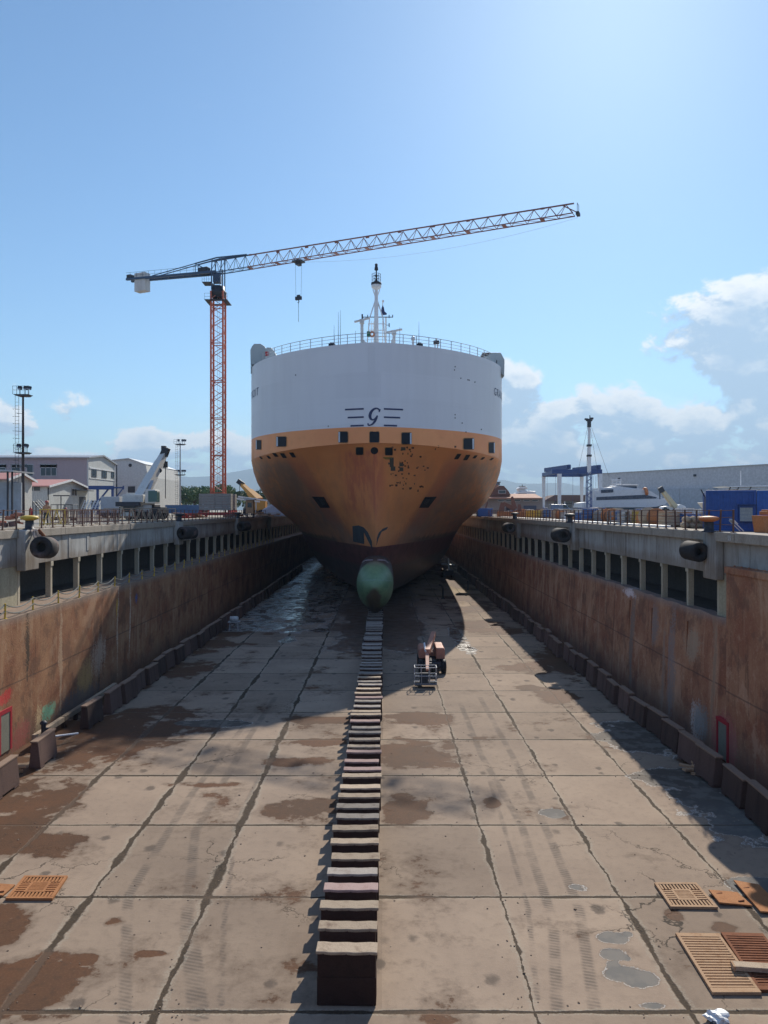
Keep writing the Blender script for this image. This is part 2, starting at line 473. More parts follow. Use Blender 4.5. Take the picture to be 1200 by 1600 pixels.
QZ = 10.78
gm = paint('quay concrete', (.3, .27, .22), .85, 0, .5, (.14, .12, .1), .25, bmp=.1)
xb = [-11000, -60, -40, -27, -19.6, 18.0, 27, 48, 70, 11000]; zb = [11.25, 11.25, 11.25, QZ, QZ, QZ, QZ, 11.2, 11.2, 11.2]
yb = [-11000, -20, 292, 11000]
g = MB()
for i in range(len(xb) - 1):
    for j in range(3):
        if j == 1 and xb[i] == -19.6: continue
        g.add([(xb[i], yb[j], zb[i]), (xb[i + 1], yb[j], zb[i + 1]), (xb[i + 1], yb[j + 1], zb[i + 1]), (xb[i], yb[j + 1], zb[i])], [(0, 1, 2, 3)])
tag(g.build('ground', gm), 'wide pale concrete quay apron around the dry dock', None, None, 'structure')

hm = paint('hillside', (.05, .075, .045), .9, 0, .5, (.1, .09, .06), .002)
g = MB(); n = 150
ridge = []
for i in range(n + 1):
    x = -9000 + 18000 * i / n
    h = 380 + 70 * math.sin(i * .11 + 1) + 40 * math.sin(i * .31) + 18 * math.sin(i * .83) + random.uniform(-8, 8)
    ridge.append((x, h))
vs, fs = [], []
rows = 12
for r in range(rows + 1):
    t = r / rows
    for i, (x, h) in enumerate(ridge):
        gul = 1 + .22 * math.sin(i * 1.7 + r * .8) * t * (1 - t) * 3
        vs.append((x + random.uniform(-25, 25), 7200 + 1800 * t + 120 * math.sin(i * .6), 5 + h * (t ** .8) * gul))
for r in range(rows):
    for i in range(n):
        a = r * (n + 1) + i; fs.append((a, a + 1, a + n + 2, a + n + 1))
g.add(vs, fs, True)
tag(g.build('hills', hm), 'long blue hazy mountain range on the horizon', None, None, 'structure')

hz, nt, b = new_mat('haze air')
nt.nodes.remove(b)
pv = nt.nodes.new('ShaderNodeVolumePrincipled'); pv.inputs['Color'].default_value = (.62, .82, 1, 1); pv.inputs['Density'].default_value = 1.6e-4
pv.inputs['Anisotropy'].default_value = 0.0
nt.links.new(pv.outputs[0], nt.nodes['Material Output'].inputs['Volume'])
g = MB().b2(-11500, 11500, -11500, 11500, -1.0, 560)
tag(g.build('haze', hz), 'thin pale blue haze over the harbour', None, None, 'stuff')

# ================================================================ DOCK WALLS
def wall_mat(name, right, lip=True):
    m, nt, b = new_mat(name)
    p = pos(nt); x, y, z = xyz(nt, p)
    st = noise(nt, vec(nt, y * 1.0, z * .13, x), 1.1, 6, .65); st2 = noise(nt, vec(nt, y * 1.0, z * .06, x + 7.0), 3.2, 5, .7)
    big0 = noise(nt, p, .25, 3, .6); blot = noise(nt, p, .45, 5, .65); fine = noise(nt, p, 9, 5, .7)
    c = mix(nt, blot.step(.35, .65), (.15, .07, .04), (.21, .125, .072))
    c = mix(nt, st.step(.52, .68) * .6, c, (.27, .19, .12))
    c = mix(nt, st2.step(.54, .7) * big0.step(.4, .55) * .75, c, (.06, .035, .024))
    c = mix(nt, fine.step(.5, .8) * .45, c, (.1, .065, .045))
    c = mix(nt, fine.step(.45, .28) * .6, c, (.3, .21, .14))
    b.inputs['Specular IOR Level'].default_value = .15
    big = noise(nt, vec(nt, y * 1.0, z * .8, x + 3.0), .55, 6, .68)
    c = mix(nt, big.step(.52, .62) * .55, c, (.075, .045, .033)); c = mix(nt, big.step(.46, .36) * .5, c, (.27, .19, .125))
    if lip: c = mix(nt, z.step(6.9 + 0.0, 6.1) * -1.0 + 1.0, c, mix(nt, fine, mix(nt, st2, (.15, .14, .125), (.26, .24, .21)), (.1, .09, .08)))   # pale lip
    c = mix(nt, (z - (blot - .5) * 1.6).step(1.6, .2) * .55, c, (.08, .06, .05))                            # damp foot
    lift = ((z + (blot - .5) * .15) - 3.4).abs().step(.06, .015)
    c = mix(nt, lift * .6, c, (.05, .035, .03))
    if right:
        seam = (y + 39.0 + (blot - .5) * .1).pp(1.95).step(.05, .02) * y.step(45, 58)
        c = mix(nt, seam * .8, c, (.03, .02, .017))
        pts = [(39.8, .95, .8, .9, (.34, .32, .28)), (40.7, 4.9, 1.0, .9, (.2, .17, .12)), (51.5, 6.35, 1.3, .3, (.4, .4, .4)), (43.6, 3.2, .5, 3.4, (.14, .13, .12)), (46.5, 5.0, .7, 1.2, (.13, .12, .11)), (38.2, 3.5, .2, 3.4, (.16, .13, .09)), (44.8, 2.5, .25, 3.2, (.16, .13, .1)), (50.5, 3.2, .4, 3.2, (.11, .1, .085)),
               (36.5, 1.0, 1.6, 1.2, (.2, .08, .07)), (39.3, 1.1, .9, .8, (.13, .14, .13))]
    else:
        pts = [(40.3, .7, .5, 1.0, (.34, .28, .17)), (41.5, 1.05, .8, .35, (.1, .3, .21)), (46.8, 1.7, 1.3, 1.2, (.3, .21, .09)), (56.1, 5.3, .25, .35, (.03, .07, .22)), (52.0, 5.3, .15, .6, (.42, .29, .04)),
               (38.4, .5, .9, .8, (.2, .07, .06)), (49.1, 2.2, .3, 2.4, (.05, .026, .017)), (46, .5, 3.4, .8, (.09, .08, .08)), (43, 3.5, .18, 3.4, (.26, .2, .14)), (36.7, 2.9, .7, .25, (.36, .04, .04)), (38.9, 5.0, .3, 1.6, (.045, .033, .026)),
               (52.2, 4, .12, 3.0, (.36, .32, .26)), (54.6, 4, .12, 2.6, (.36, .34, .3)), (49, 2.6, 1.2, 1.1, (.3, .25, .2)), (39.0, 5.5, .25, 2.2, (.05, .04, .03))]
    for (yy, zz, ry, rz, cc) in pts:
        dx = (y - yy + (big0 - .5) * 1.2 + (st - .5) * .8) / (ry * 1.15); dz = (z - zz + (blot - .5) * 1.4) / (rz * 1.15)
        mk = (1.0 - (dx * dx + dz * dz)).max(-1.0) * .5 + (fine - .5) * 2.2 + (st2 - .5) * 1.3
        c = mix(nt, mk.step(.0, .4) * .8, c, cc)
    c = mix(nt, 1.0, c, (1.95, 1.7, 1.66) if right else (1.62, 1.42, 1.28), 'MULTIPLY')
    nt.links.new(c.k, b.inputs['Base Color']); b.inputs['Roughness'].default_value = .85
    bump(nt, b, fine * .7 + st * .6, .5, .05)
    return m


def beam_mat():
    m, nt, b = new_mat('stained beam concrete')
    p = pos(nt); x, y, z = xyz(nt, p)
    big = noise(nt, p, .35, 5, .65); st = noise(nt, vec(nt, y * 1.0, z * .1, x), 1.6, 6, .7); st2 = noise(nt, vec(nt, y * 1.0, z * .07, x + 5.0), 4.0, 4, .7); fine = noise(nt, p, 9, 5, .7)
    c = mix(nt, big.step(.35, .65), (.42, .41, .38), (.31, .29, .26))
    c = mix(nt, st.step(.5, .7) * .7, c, (.17, .14, .115)); c = mix(nt, st2.step(.55, .72) * .65, c, (.09, .075, .065))
    c = mix(nt, st.step(.42, .3) * .6, c, (.52, .49, .44)); c = mix(nt, fine.step(.55, .75) * .5, c, (.2, .17, .14))
    c = mix(nt, (z - (st - .5) * 1.2).step(9.5, 8.9) * .5, c, (.2, .14, .09))
    c = mix(nt, st2.step(.66, .75) * big.step(.45, .55) * .8, c, (.3, .13, .06))
    nt.links.new(c.k, b.inputs['Base Color']); b.inputs['Roughness'].default_value = .85; b.inputs['Specular IOR Level'].default_value = .15
    bump(nt, b, fine * .6 + st * .5, .5, .04)
    return m


beam_m = beam_mat()
cop_m = paint('worn coping concrete', (.36, .31, .25), .85, 0, .55, (.13, .1, .08), 1.1, True, bmp=.3)
back_m = paint('dark gallery concrete', (.08, .075, .068), .9, 0, .5, (.04, .035, .03), .8, True)
colm = paint('cream column concrete', (.46, .4, .29), .85, 0, .55, (.17, .12, .08), 1.8, True, vary=.2)
cream = paint('cream panel', (.4, .36, .25), .8, 0, .5, (.18, .15, .1), .8, True)
painted_red = paint('red frame paint', (.38, .03, .04), .6, 0, .4, (.15, .05, .04), 5)
recess = paint('recess plate', (.22, .21, .16), .8, 0, .4, (.1, .08, .06), 3)


def dock_wall(side, label, wm, xf, xt, xc, xcop, col_y, pier_end):
    """side -1 left, +1 right; xf foot, xt top lip, xc column plane, xcop coping edge"""
    s = side
    t = thing('dock_wall', label, 'wall', (s * xf, 40, 0))
    o = Vector((s * xf, 40, 0))
    # lower wall with an uneven lip
    g = MB(o); ys = [-20, 0, 10, 20] + list(np.arange(24, 150, .8)) + [170, 200, 250, 292]
    vs, fs = [], []
    for yy in ys:
        j = random.uniform(-.05, .05) if yy < 150 else 0
        tz = 6.68 + j
        vs += [(s * xf, yy, -.05), (s * (xf * .5 + xt * .5 + random.uniform(-.02, .02)), yy, 3.4), (s * xt, yy, tz - .45), (s * (xt + random.uniform(0, .03)), yy, tz), (s * (xc + .8), yy, 6.62)]
    for i in range(len(ys) - 1):
        for k in range(4):
            a = i * 5 + k; fs.append((a, a + 1, a + 6, a + 5))
    g.add(vs, fs); g.build('lower_wall', wm, t)
    # gallery: back wall, soffit beam, columns
    g = MB(o).b2(s * (xc + 2.6), s * (xc + 2.9), -20, 292, 6.5, 8.75); g.build('gallery_wall', back_m, t)
    g = MB(o).b2(s * (xc + .5), s * (xc + 2.6), -20, 292, 6.5, 6.64); g.build('gallery_floor', back_m, t)
    bz = 8.8 if s < 0 else 8.7
    g = MB(o)
    g.b2(s * xc, s * (xc + 3.0), -20, 292, bz, 10.36)
    for yy in np.arange(30, 140, 1.0):
        if random.random() < .13: g.b2(s * (xc - .04), s * xc, yy, yy + random.uniform(.15, .5), bz + random.uniform(0, .5), 10.3)
    g.build('beam', beam_m, t, .03)
    g = MB(o); yy = -20
    while yy < 292:
        L = 6.2 if yy < 140 else 30
        g.b2(s * (xcop + random.uniform(-.02, .02)), s * (xc + 1.2), yy + .02, yy + L - .02, 10.36, QZ + .04); yy += L
    g.build('coping', cop_m, t, .03)
    proto = None
    for i, yy in enumerate(col_y):
        if proto is None:
            g = MB().b2(0, s * .32, -.13, .13, 6.6, bz); g.b2(-s * .05, s * .02, -.19, .19, 8.5, bz - .003); proto = c = g.build('column', colm, t, .02)
        else:
            c = proto.copy(); COL.objects.link(c)
        c.location = Vector((s * (xc + .05), yy, 0)) - o
    return t, o


lw, lo = dock_wall(-1, 'left dock side wall, brown stained and half sunlit, with a chain rail on its ledge', wall_mat('left wall stain', False), 17.3, 17.2, 19.25, 19.1,
                   [42.5 + 4.15 * i for i in range(36)], 40)
rw, ro = dock_wall(1, 'right dock side wall, rusty brown and wholly in shade', wall_mat('right wall stain', True), 17.05, 17.35, 17.6, 17.2,
                   [38.5 + 3.9 * i for i in range(38)], 36)
# closed bays and near pier
MB(lo).b2(-19.3, -19.5, 8, 42.3, 6.6, 8.8).build('bay_panel', cream, lw)
MB(ro).b2(17.62, 17.8, 36.3, 38.35, 6.6, 8.7).build('bay_panel', cream, rw)
g = MB(ro).b2(16.98, 18.6, -20, 36.1, 0, 8.95); g.b2(16.9, 18.6, -20, 36.14, 8.95, 9.25)
for i in range(24): g.lathe([(0, .09), (.05, .09), (.05, 0)], (17.15, 35.6 - i * .7, 9.25), 8)
g.build('steel_pier', wall_mat('right wall stain near', True, False), rw, .03)
# pilasters behind the fenders
for yy in (43.0, 74.5, 104.5, 134.0): MB(lo).b2(-18.75, -19.24, yy - .95, yy + .75, 8.55, QZ + .02).build('pilaster', beam_m, lw, .05)
for yy in (38.5, 66.5, 94.5, 122.5): MB(ro).b2(17.17, 17.59, yy - .8, yy + .7, 8.45, QZ + .02).build('pilaster', beam_m, rw, .05)
# red-framed doorways low in both walls
g = MB(lo)
for a in (36.25, 37.35): g.b2(-17.22, -17.36, a - .09, a + .09, .3, 2.15)
g.b2(-17.22, -17.36, 36.15, 37.45, 2.15, 2.35); g.build('door_frame', painted_red, lw)
MB(lo).b2(-17.245, -17.4, 36.35, 37.25, .3, 2.14).build('door_plate', recess, lw)
g = MB(ro)
for a in (35.9, 37.0): g.b2(16.93, 17.15, a - .08, a + .08, .1, 1.8)
g.b2(16.93, 17.15, 35.8, 37.1, 1.8, 1.97); g.build('door_frame', painted_red, rw)
MB(ro).b2(16.96, 17.2, 36.0, 36.9, .1, 1.79).build('door_plate', recess, rw)
# drain pipes and stains standing proud on the right wall
for yy in (41.5, 47.0, 51.2):
    MB(ro).tube((17.2, yy, 1.0), (17.32, yy, 5.9), .05, 8).build('drain_pipe', rust, rw)
# far end of the dock
tag(MB().b2(-19.6, 18.2, 292, 293, -.1, QZ - .02).build('dock_wall', back_m), 'far end wall closing the dry dock behind the ship', 'wall')
# number on the right coping


def text_mesh(body, size, shear=0.0, extrude=.0, spacing=1.0):
    cu = bpy.data.curves.new('lettering', 'FONT'); cu.body = body; cu.size = size; cu.shear = shear; cu.extrude = extrude; cu.space_character = spacing
    cu.resolution_u = 3
    o = bpy.data.objects.new('lettering', cu); COL.objects.link(o)
    dg = bpy.context.evaluated_depsgraph_get(); me = bpy.data.meshes.new_from_object(o.evaluated_get(dg))
    v = [tuple(p.co) for p in me.vertices]; f = [tuple(p.vertices) for p in me.polygons]
    bpy.data.objects.remove(o); bpy.data.curves.remove(cu); bpy.data.meshes.remove(me)
    return v, f


wpaint = paint('white stencil paint', (.7, .7, .68), .7, 0, .3)
v, f = text_mesh('55', .36)
MB(ro).add([(17.16, 36.35 - q[0], 10.47 + q[1] * .9) for q in v], f).build('lettering', wpaint, rw)

# ================================================================ chain rail on the left ledge
cr = thing('chain_fence', 'low chain fence of short yellow posts along the left ledge', 'fence', (-17.35, 36, 6.65))
o = Vector((-17.35, 36, 6.65)); py = [34 + 3.0 * i for i in range(32)]
proto = None
for yy in py:
    if proto is None:
        proto = c = MB().tube((0, 0, 0), (0, 0, .75), .045, 8).b2(-.08, .08, -.08, .08, 0, .03).build('post', yellow, cr)
    else:
        c = proto.copy(); COL.objects.link(c)
    c.location = (random.uniform(-.03, .03), yy - 36, random.uniform(-.02, .02)); c.rotation_euler = (random.uniform(-.06, .06), random.uniform(-.06, .06), 0)
for a, b_ in zip(py[:-1], py[1:]):
    for zz, sag in ((.7, .28), (.38, .24)):
        pts = [(0, a + (b_ - a) * k / 8 - 36, zz - sag * 4 * (k / 8) * (1 - k / 8)) for k in range(9)]
        MB().path(pts, .032, 5).build('chain', chain_mat, cr)

# ================================================================ keel blocks
def keel_block(capmat, label, group):
    t = thing('keel_block', label, 'keel block', group=group)
    g = MB(); g.box((0, .205, .35), (1.46, .40, .7)); g.box((0, .205, 1.0), (1.44, .39, .6)); g.build('base', block_base, t, .02)
    g = MB(); vs = []
    for i in range(9):
        xx = -.76 + 1.52 * i / 8; dip = -.012 * (1 - (xx / .76) ** 2)
        for yy, zz in ((0, 1.255 + dip), (.41, 1.255 + dip), (.41, 1.33 + dip), (0, 1.33 + dip)): vs.append((xx, yy + .012 * math.sin(i * 2.1), zz))
    fs = [(0, 1, 2, 3), (32, 35, 34, 33)]
    for i in range(8):
        for k in range(4): fs.append((i * 4 + k, i * 4 + (k + 1) % 4, (i + 1) * 4 + (k + 1) % 4, (i + 1) * 4 + k))
    g.add(vs, fs); g.build('timber_cap', capmat, t, .015)
    return t


protos = {}
LAB = {'near': ('nearest keel block of the row, its tall dark front in full view', None, timber),
       'pink': ('keel block capped with pink stained timber, mid row in the sun', 'keel blocks with pink stained caps', timber_pink),
       'pale': ('keel block with a pale bleached timber cap in the sunlit stretch of the row', 'sunlit keel blocks with pale caps', timber),
       'grey': ('keel block with a dull grey timber cap in the sunlit stretch of the row', 'sunlit keel blocks with grey caps', timber_grey),
       'shade': ('dark keel block in the shadow of the ship, leading up to the green bulb', 'keel blocks in the shadow of the ship', timber_grey)}
for i in range(66):
    yy = 18.35 + i * 1.0
    k = 'near' if i == 0 else ('shade' if yy > 49.3 else ('pink' if i in (3, 13, 14, 15, 20, 25) else ('grey' if (i * 7) % 5 in (1, 3) else 'pale')))
    loc = (random.uniform(-.06, .06) if i else 0, yy + random.uniform(-.05, .05), random.uniform(-.03, .02))
    rz = random.uniform(-.035, .035)
    if k not in protos:
        protos[k] = t = keel_block(LAB[k][2], LAB[k][0], LAB[k][1])
        t.location = loc; t.rotation_euler[2] = rz
    else: t = dup(protos[k], loc, rz)
    t.scale = (random.uniform(.94, 1.05), random.uniform(.9, 1.1), random.uniform(.96, 1.04))

# ================================================================ bilge blocks along both walls
def bilge(label, group):
    t = thing('bilge_block', label, 'bilge block', group=group)
    MB().prism([(-.27, .1), (.27, .1), (.15, 1.24), (-.15, 1.24)], 'y', -1.0, 1.0).b2(-.27, .27, -.95, -.5, 0, .1).b2(-.27, .27, .5, .95, 0, .1).build('body', bilge_mat, t, .03)
    MB().b2(-.17, .17, -1.08, 1.08, 1.24, 1.31).build('cap', bilge_top, t, .01)
    return t


GL = ('trapezoid concrete block standing in the shaded line along the left wall foot', 'shaded blocks along the left wall')
GR = ('trapezoid concrete block standing in the shaded line along the right wall foot', 'blocks along the right wall')
p0 = bilge('rust-topped concrete block cut by the left edge of the photo, beside the red doorway', None); p0.location = (-15.1, 32.2, 0)
for yy, xx, rz, lab in ((36.2, -15.15, .03, 'block with a white smear on its side, just past the boards at left'), (42.6, -15.3, -.04, 'sunlit block in front of the long timber rail at the left wall foot'),
                        (45.6, -15.2, .02, 'sunlit block second before the ship shadow on the left wall foot'), (48.0, -15.1, -.03, 'pale thin block last in the sun before the ship shadow at left')):
    dup(p0, (xx, yy, 0), rz, lab)
yy = 50.6; first = None
while yy < 150:
    lc = (-15.2 + random.uniform(-.12, .12), yy, 0)
    dup(p0, lc, random.uniform(-.05, .05), GL[0], GL[1]).scale = (1, random.uniform(.9, 1), random.uniform(.92, 1.05)); yy += 2.3 + random.choice((0, .05, .1, .45))
yy = 26.5
while yy < 150:
    gap = 34.2 < yy < 35.4
    if not gap: dup(p0, (15.25 + random.uniform(-.16, .16), yy, 0), random.uniform(-.07, .07), GR[0], GR[1]).scale = (1, random.uniform(.85, 1), random.uniform(.9, 1.06))
    yy += 2.3 + random.choice((0, .05, .15, .5))

# ================================================================ small things on the dock floor
def quad_frame(px4, z=0.0):
    return [Vector((*floor_pt(*p), z)) for p in px4]


def slat_grate(name, label, cat, px4, n, mat, rings=False, th=.09, across=True, group=None):
    """px4: photo corners back-left, back-right, front-right, front-left, brought to the floor"""
    A, B, C, D = quad_frame(px4)
    c = (A + B + C + D) / 4
    t = thing(name, label, cat, c, group=group)
    P = lambda u, v, z: (A * (1 - u) + B * u) * (1 - v) + (D * (1 - u) + C * u) * v + Vector((0, 0, z))
    def strip(g, u0, u1, v0, v1, z0, z1):
        vs = [P(u, v, z) for z in (z0, z1) for u, v in ((u0, v0), (u1, v0), (u1, v1), (u0, v1))]
        g.add(vs, [(3, 2, 1, 0), (4, 5, 6, 7), (0, 1, 5, 4), (1, 2, 6, 5), (2, 3, 7, 6), (3, 0, 4, 7)])
    g = MB(c); e = .07
    strip(g, 0, 1, 0, e, .01, th); strip(g, 0, 1, 1 - e, 1, .01, th); strip(g, 0, e, e, 1 - e, .01, th); strip(g, 1 - e, 1, e, 1 - e, .01, th)
    g.build('frame', mat, t, .008)
    g = MB(c)
    if rings:
        for k in range(n):
            u = e + (1 - 2 * e) * (k + .5) / n; hw = (1 - 2 * e) / n * .27
            for v0, v1 in ((e, .28), (.72, 1 - e)): strip(g, u - hw, u + hw, v0, v1, .015, th - .01)
            if .28 < u < .72: strip(g, e, .28, u - hw, u + hw, .015, th - .01); strip(g, .72, 1 - e, u - hw, u + hw, .015, th - .01)
        for k in range(6): v = .36 + .28 * k / 5; strip(g, .33, .67, v - .018, v + .018, .015, th - .008)
        for a, b_ in ((.28, .33), (.67, .72)): strip(g, a, b_, .28, .72, .015, th - .004); strip(g, .33, .67, a, b_, .015, th - .004)
    else:
        for k in range(n):
            v = e + (1 - 2 * e) * (k + .5) / n; h = (1 - 2 * e) / n * .28
            strip(g, e, 1 - e, v - h, v + h, .015, th - .008)
    g.build('bars', mat, t)
    g = MB(c); strip(g, e * .5, 1 - e * .5, e * .5, 1 - e * .5, .003, .009); g.build('pit', rubber, t)
    return t


slat_grate('drain_grate', 'square orange rusted drain grate at the lower left of the dock floor', 'drain grate', [(38, 1372), (106, 1372), (82, 1408), (8, 1408)], 11, rust_orange, True)
slat_grate('drain_grate', 'square tan drain grate with concentric bars on the right of the dock floor', 'drain grate', [(1022, 1383), (1088, 1383), (1122, 1422), (1048, 1421)], 11, rust_pale, True)
slat_grate('slatted_cover', 'large pale slatted steel cover lying at the lower right of the floor', 'slatted cover', [(1055, 1462), (1124, 1463), (1190, 1556), (1113, 1556)], 19, rust_pale)
slat_grate('slatted_cover', 'rust brown slatted steel cover with a plank on it at the lower right edge', 'slatted cover', [(1126, 1461), (1192, 1463), (1262, 1552), (1186, 1552)], 19, rust)


def plate(name, label, cat, px4, mat, th=.05, lift=.06):
    A, B, C, D = quad_frame(px4); c = (A + B + C + D) / 4
    t = thing(name, label, cat, c)
    g = MB(c); up = Vector((0, 0, lift)); h = Vector((0, 0, th))
    vs = [A + up, B + up * .3, C + up * .2, D + up * 1.2]
    vs += [q + h for q in vs]
    g.add(vs, [(3, 2, 1, 0), (4, 5, 6, 7), (0, 1, 5, 4), (1, 2, 6, 5), (2, 3, 7, 6), (3, 0, 4, 7)]); g.build('sheet', mat, t, .01)
    g = MB(c)
    m1 = (A * .75 + C * .25); m2 = (A * .25 + C * .75)
    for m_ in (m1, m2): g.box(m_ + up * .7 + h, (.2, .04, .03), .3)
    g.build('lug', rust, t)


plate('steel_plate', 'bright orange rusted plate beside the tan drain grate', 'steel plate', [(1107, 1395), (1152, 1397), (1176, 1418), (1124, 1416)], rust_orange)
plate('steel_plate', 'large orange steel plate at the right edge touching the shadow', 'steel plate', [(1146, 1380), (1186, 1385), (1232, 1430), (1188, 1430)], rust_orange)
plate('steel_plate', 'small rusty plate cut by the left edge beside the orange grate', 'steel plate', [(-8, 1385), (24, 1385), (4, 1402), (-26, 1402)], rust_orange)
t = thing('plank', 'weathered plank lying across the rust brown slatted cover', 'plank', (*floor_pt(1185, 1522), .1))
MB().box((0, 0, .07), (1.3, .26, .12), -.12).build('board', timber, t, .01)
MB().box((-.62, .07, .07), (.05, .27, .125), -.12).build('end_band', rust_pale, t)
t = thing('plastic_bag', 'crumpled white and dark plastic bag at the bottom right corner', 'bag', (*floor_pt(1121, 1597), 0))
bm = bmesh.new(); bmesh.ops.create_icosphere(bm, subdivisions=3, radius=.2)
for v_ in bm.verts:
    v_.co *= 1 + .35 * math.sin(v_.co.x * 31 + v_.co.y * 17) * math.cos(v_.co.z * 23); v_.co.z = v_.co.z * .6 + .11; v_.co.x *= 1.3
me = bpy.data.meshes.new('film'); bm.to_mesh(me); bm.free(); me.materials.append(white)
fo = bpy.data.objects.new('film', me); COL.objects.link(fo); fo.parent = t
MB().lathe([(.0, .0), (.1, .01), (.12, .06), (.05, .12), (0, .13)], (-.12, -.17, 0), 9).build('wet_fold', dark_steel, t)


def rubble(name, label, loc, mat, n=7):
    t = thing(name, label, 'timber pile', loc)
    for i in range(n):
        MB().box((random.uniform(-.4, .4), random.uniform(-.5, .5), .08 + .09 * (i // 2)), (random.uniform(.6, 1.1), .22, .1), random.uniform(-.5, .5), 0, random.uniform(-.12, .12)).build('board', mat, t, .01)


rubble('timber_pile', 'heap of tan boards in front of the left red doorway', (-15.9, 34.3, 0), rust_pale)
rubble('timber_pile', 'heap of pale boards between two blocks by the right wall', (15.1, 34.9, 0), rust_pale, 6)
t = thing('timber_rail', 'long pale timber rail along the left wall foot behind the blocks', 'rail', (-16.6, 42, 0))
for a, b_ in ((38.4, 41.8), (41.9, 45.0), (45.1, 50)): MB().b2(-.12, .12, a - 42, b_ - 42, .38, .66).build('beam', timber, t, .02)
for a in np.arange(38.8, 50, 1.6): MB().b2(-.1, .1, a - 42 - .1, a - 42 + .1, 0, .38).build('prop', block_base, t)
t = thing('water_pipe', 'short pale pipe spilling water by the left wall foot', 'pipe', (-15.3, 39.3, .25))
MB().tube((-.6, -.5, .2), (.35, .5, .08), .05, 10).build('pipe', white, t); MB().tube((-.6, -.5, .2), (-.95, -.9, .25), .065, 10).build('collar', galv, t)
t = thing('standpipe', 'small dark hydrant standing at the left wall foot', 'hydrant', (-16.3, 38.8, 0))
MB().tube((0, 0, 0), (0, 0, 1.1), .12, 10).lathe([(.18, 1.1), (.18, 1.16), (.1, 1.25), (0, 1.27)], n=10).build('body', dark_steel, t); MB().tube((0, 0, .85), (.35, 0, .85), .07, 8).build('nozzle', dark_steel, t)
t = thing('pump', 'grey pump on a stand near the left blocks in the ship shadow', 'pump', (X(366, 76), 76, 0))
for sx in (-.45, .45):
    for sy in (-.3, .3): MB().bar((sx, sy, 0), (sx * .8, sy * .8, .8), .07).build('leg', galv, t)
MB().b2(-.55, .55, -.4, .4, .8, .9).build('table', galv, t); MB().lathe([(0, -.4), (.25, -.4), (.25, .3), (.15, .4), (0, .4)], (0, 0, 1.15), 12, (1, 0, 0)).build('motor', dirty_white, t)
t = thing('curved_pipe', 'black bent pipe standing at the shadow edge right of the ship', 'pipe', (X(691, 103), 103, 0))
MB().path([(.1, 0, 0), (.1, 0, 1.3), (-.05, 0, 1.75), (-.5, 0, 1.9)], .12, 8).build('bend', rubber, t); MB().b2(-.15, .35, -.2, .2, 0, .12).build('foot', dark_steel, t)
t = thing('post', 'single dark post standing in the shade near the right wall', 'post', (X(731, 114), 114, 0))
MB().tube((0, 0, 0), (0, 0, 1.3), .12, 8).build('shaft', dark_steel, t); MB().lathe([(.16, 1.3), (.16, 1.4), (0, 1.45)], n=8).build('top', dark_steel, t)
t = thing('lifting_machine', 'small machine with a white raised arm beside the right wall under the ship', 'machine', (X(700, 136), 136, 0))
MB().b2(-.9, .9, -1.2, 1.2, .45, 1.3).build('body', dark_steel, t, .05); MB().b2(-1.1, -.2, -.9, .9, 2.25, 2.45).b2(.3, 1.1, -.9, .9, 2.2, 2.3).build('deck', galv, t)
MB().bar((.2, 0, 1.3), (.05, -.3, 3.3), .3, .2).build('arm', white, t)
for sx in (-.85, .85):
    for sy in (-.8, .8): MB().lathe([(0, -.16), (.42, -.16), (.42, .16), (0, .16)], (sx, sy, .42), 14, (1, 0, 0)).build('wheel', rubber, t)

# loose chips of concrete and rust along the joints
g = MB(); q = random.Random(5)
for i in range(650):
    d_ = 17.5 + 30 * q.random() ** 1.6
    if q.random() < .5: x_ = q.choice((-15.4, -11.8, -8.15, -4.5, 4.5, 8.15, 11.8)) + q.gauss(0, .3)
    else: x_ = q.uniform(-16, 16)
    if q.random() < .35: d_ = 18.2 + 5.4 * round((d_ - 18.2) / 5.4) + q.gauss(0, .15)
    if abs(x_) < .9: continue
    s_ = q.uniform(.01, .026) * (1.6 if q.random() < .08 else 1)
    g.box((x_, d_, s_ * .3), (s_ * 2, s_ * q.uniform(.8, 2), s_), q.uniform(0, 3), q.uniform(-.4, .4))
tag(g.build('debris', paint('loose chips', (.2, .15, .11), .9, 0, .6, (.06, .04, .03), 1.0)), 'small loose chips of concrete and rust scattered over the dock floor', 'debris', kind='stuff')

# boom lift
bl = thing('boom_lift', 'orange boom lift with its basket lowered in front, right of the keel blocks', 'boom lift', (X(674, 57), 57, 0))
o = Vector((X(674, 57), 57, 0))
pinkish = paint('sun bleached orange paint', (.46, .2, .13), .55, 0, .4)
for sx in (-.82, .82):
    for sy in (-1.1, 1.1):
        w_ = MB().lathe([(0, -.19), (.3, -.19), (.5, -.17), (.52, 0), (.5, .17), (.3, .19), (0, .19)], (sx, sy, .52), 20, (1, 0, 0)).build('wheel', rubber, bl)
        MB().lathe([(0, -.205), (.2, -.205), (.24, -.15), (.24, .15), (.2, .205), (0, .205)], (sx, sy, .52), 14, (1, 0, 0)).build('hub', pinkish, w_)
MB().b2(-.62, .62, -1.5, 1.5, .5, .85).b2(-.3, .3, -1.1, 1.1, .85, .95).build('chassis', dark_steel, bl, .04)
MB().prism([(-.95, .98), (-.3, .98), (-.3, 1.75), (-.8, 1.75), (-.95, 1.6)], 'y', -.5, 1.6).prism([(.3, .98), (.95, .98), (.95, 1.65), (.85, 1.8), (.3, 1.8)], 'y', -.7, 1.8).b2(-.3, .3, .4, 1.7, .98, 1.3).build('turret', pinkish, bl, .05)
MB().b2(.952, .97, -.4, 1.5, 1.1, 1.6).build('side_panel', orange_red, bl)
P = lambda px, py, d: W(px, py, d) - o
MB().bar(P(677.5, 990, 60.5), P(668, 1018, 54.6), .34).build('main_boom', pinkish, bl)
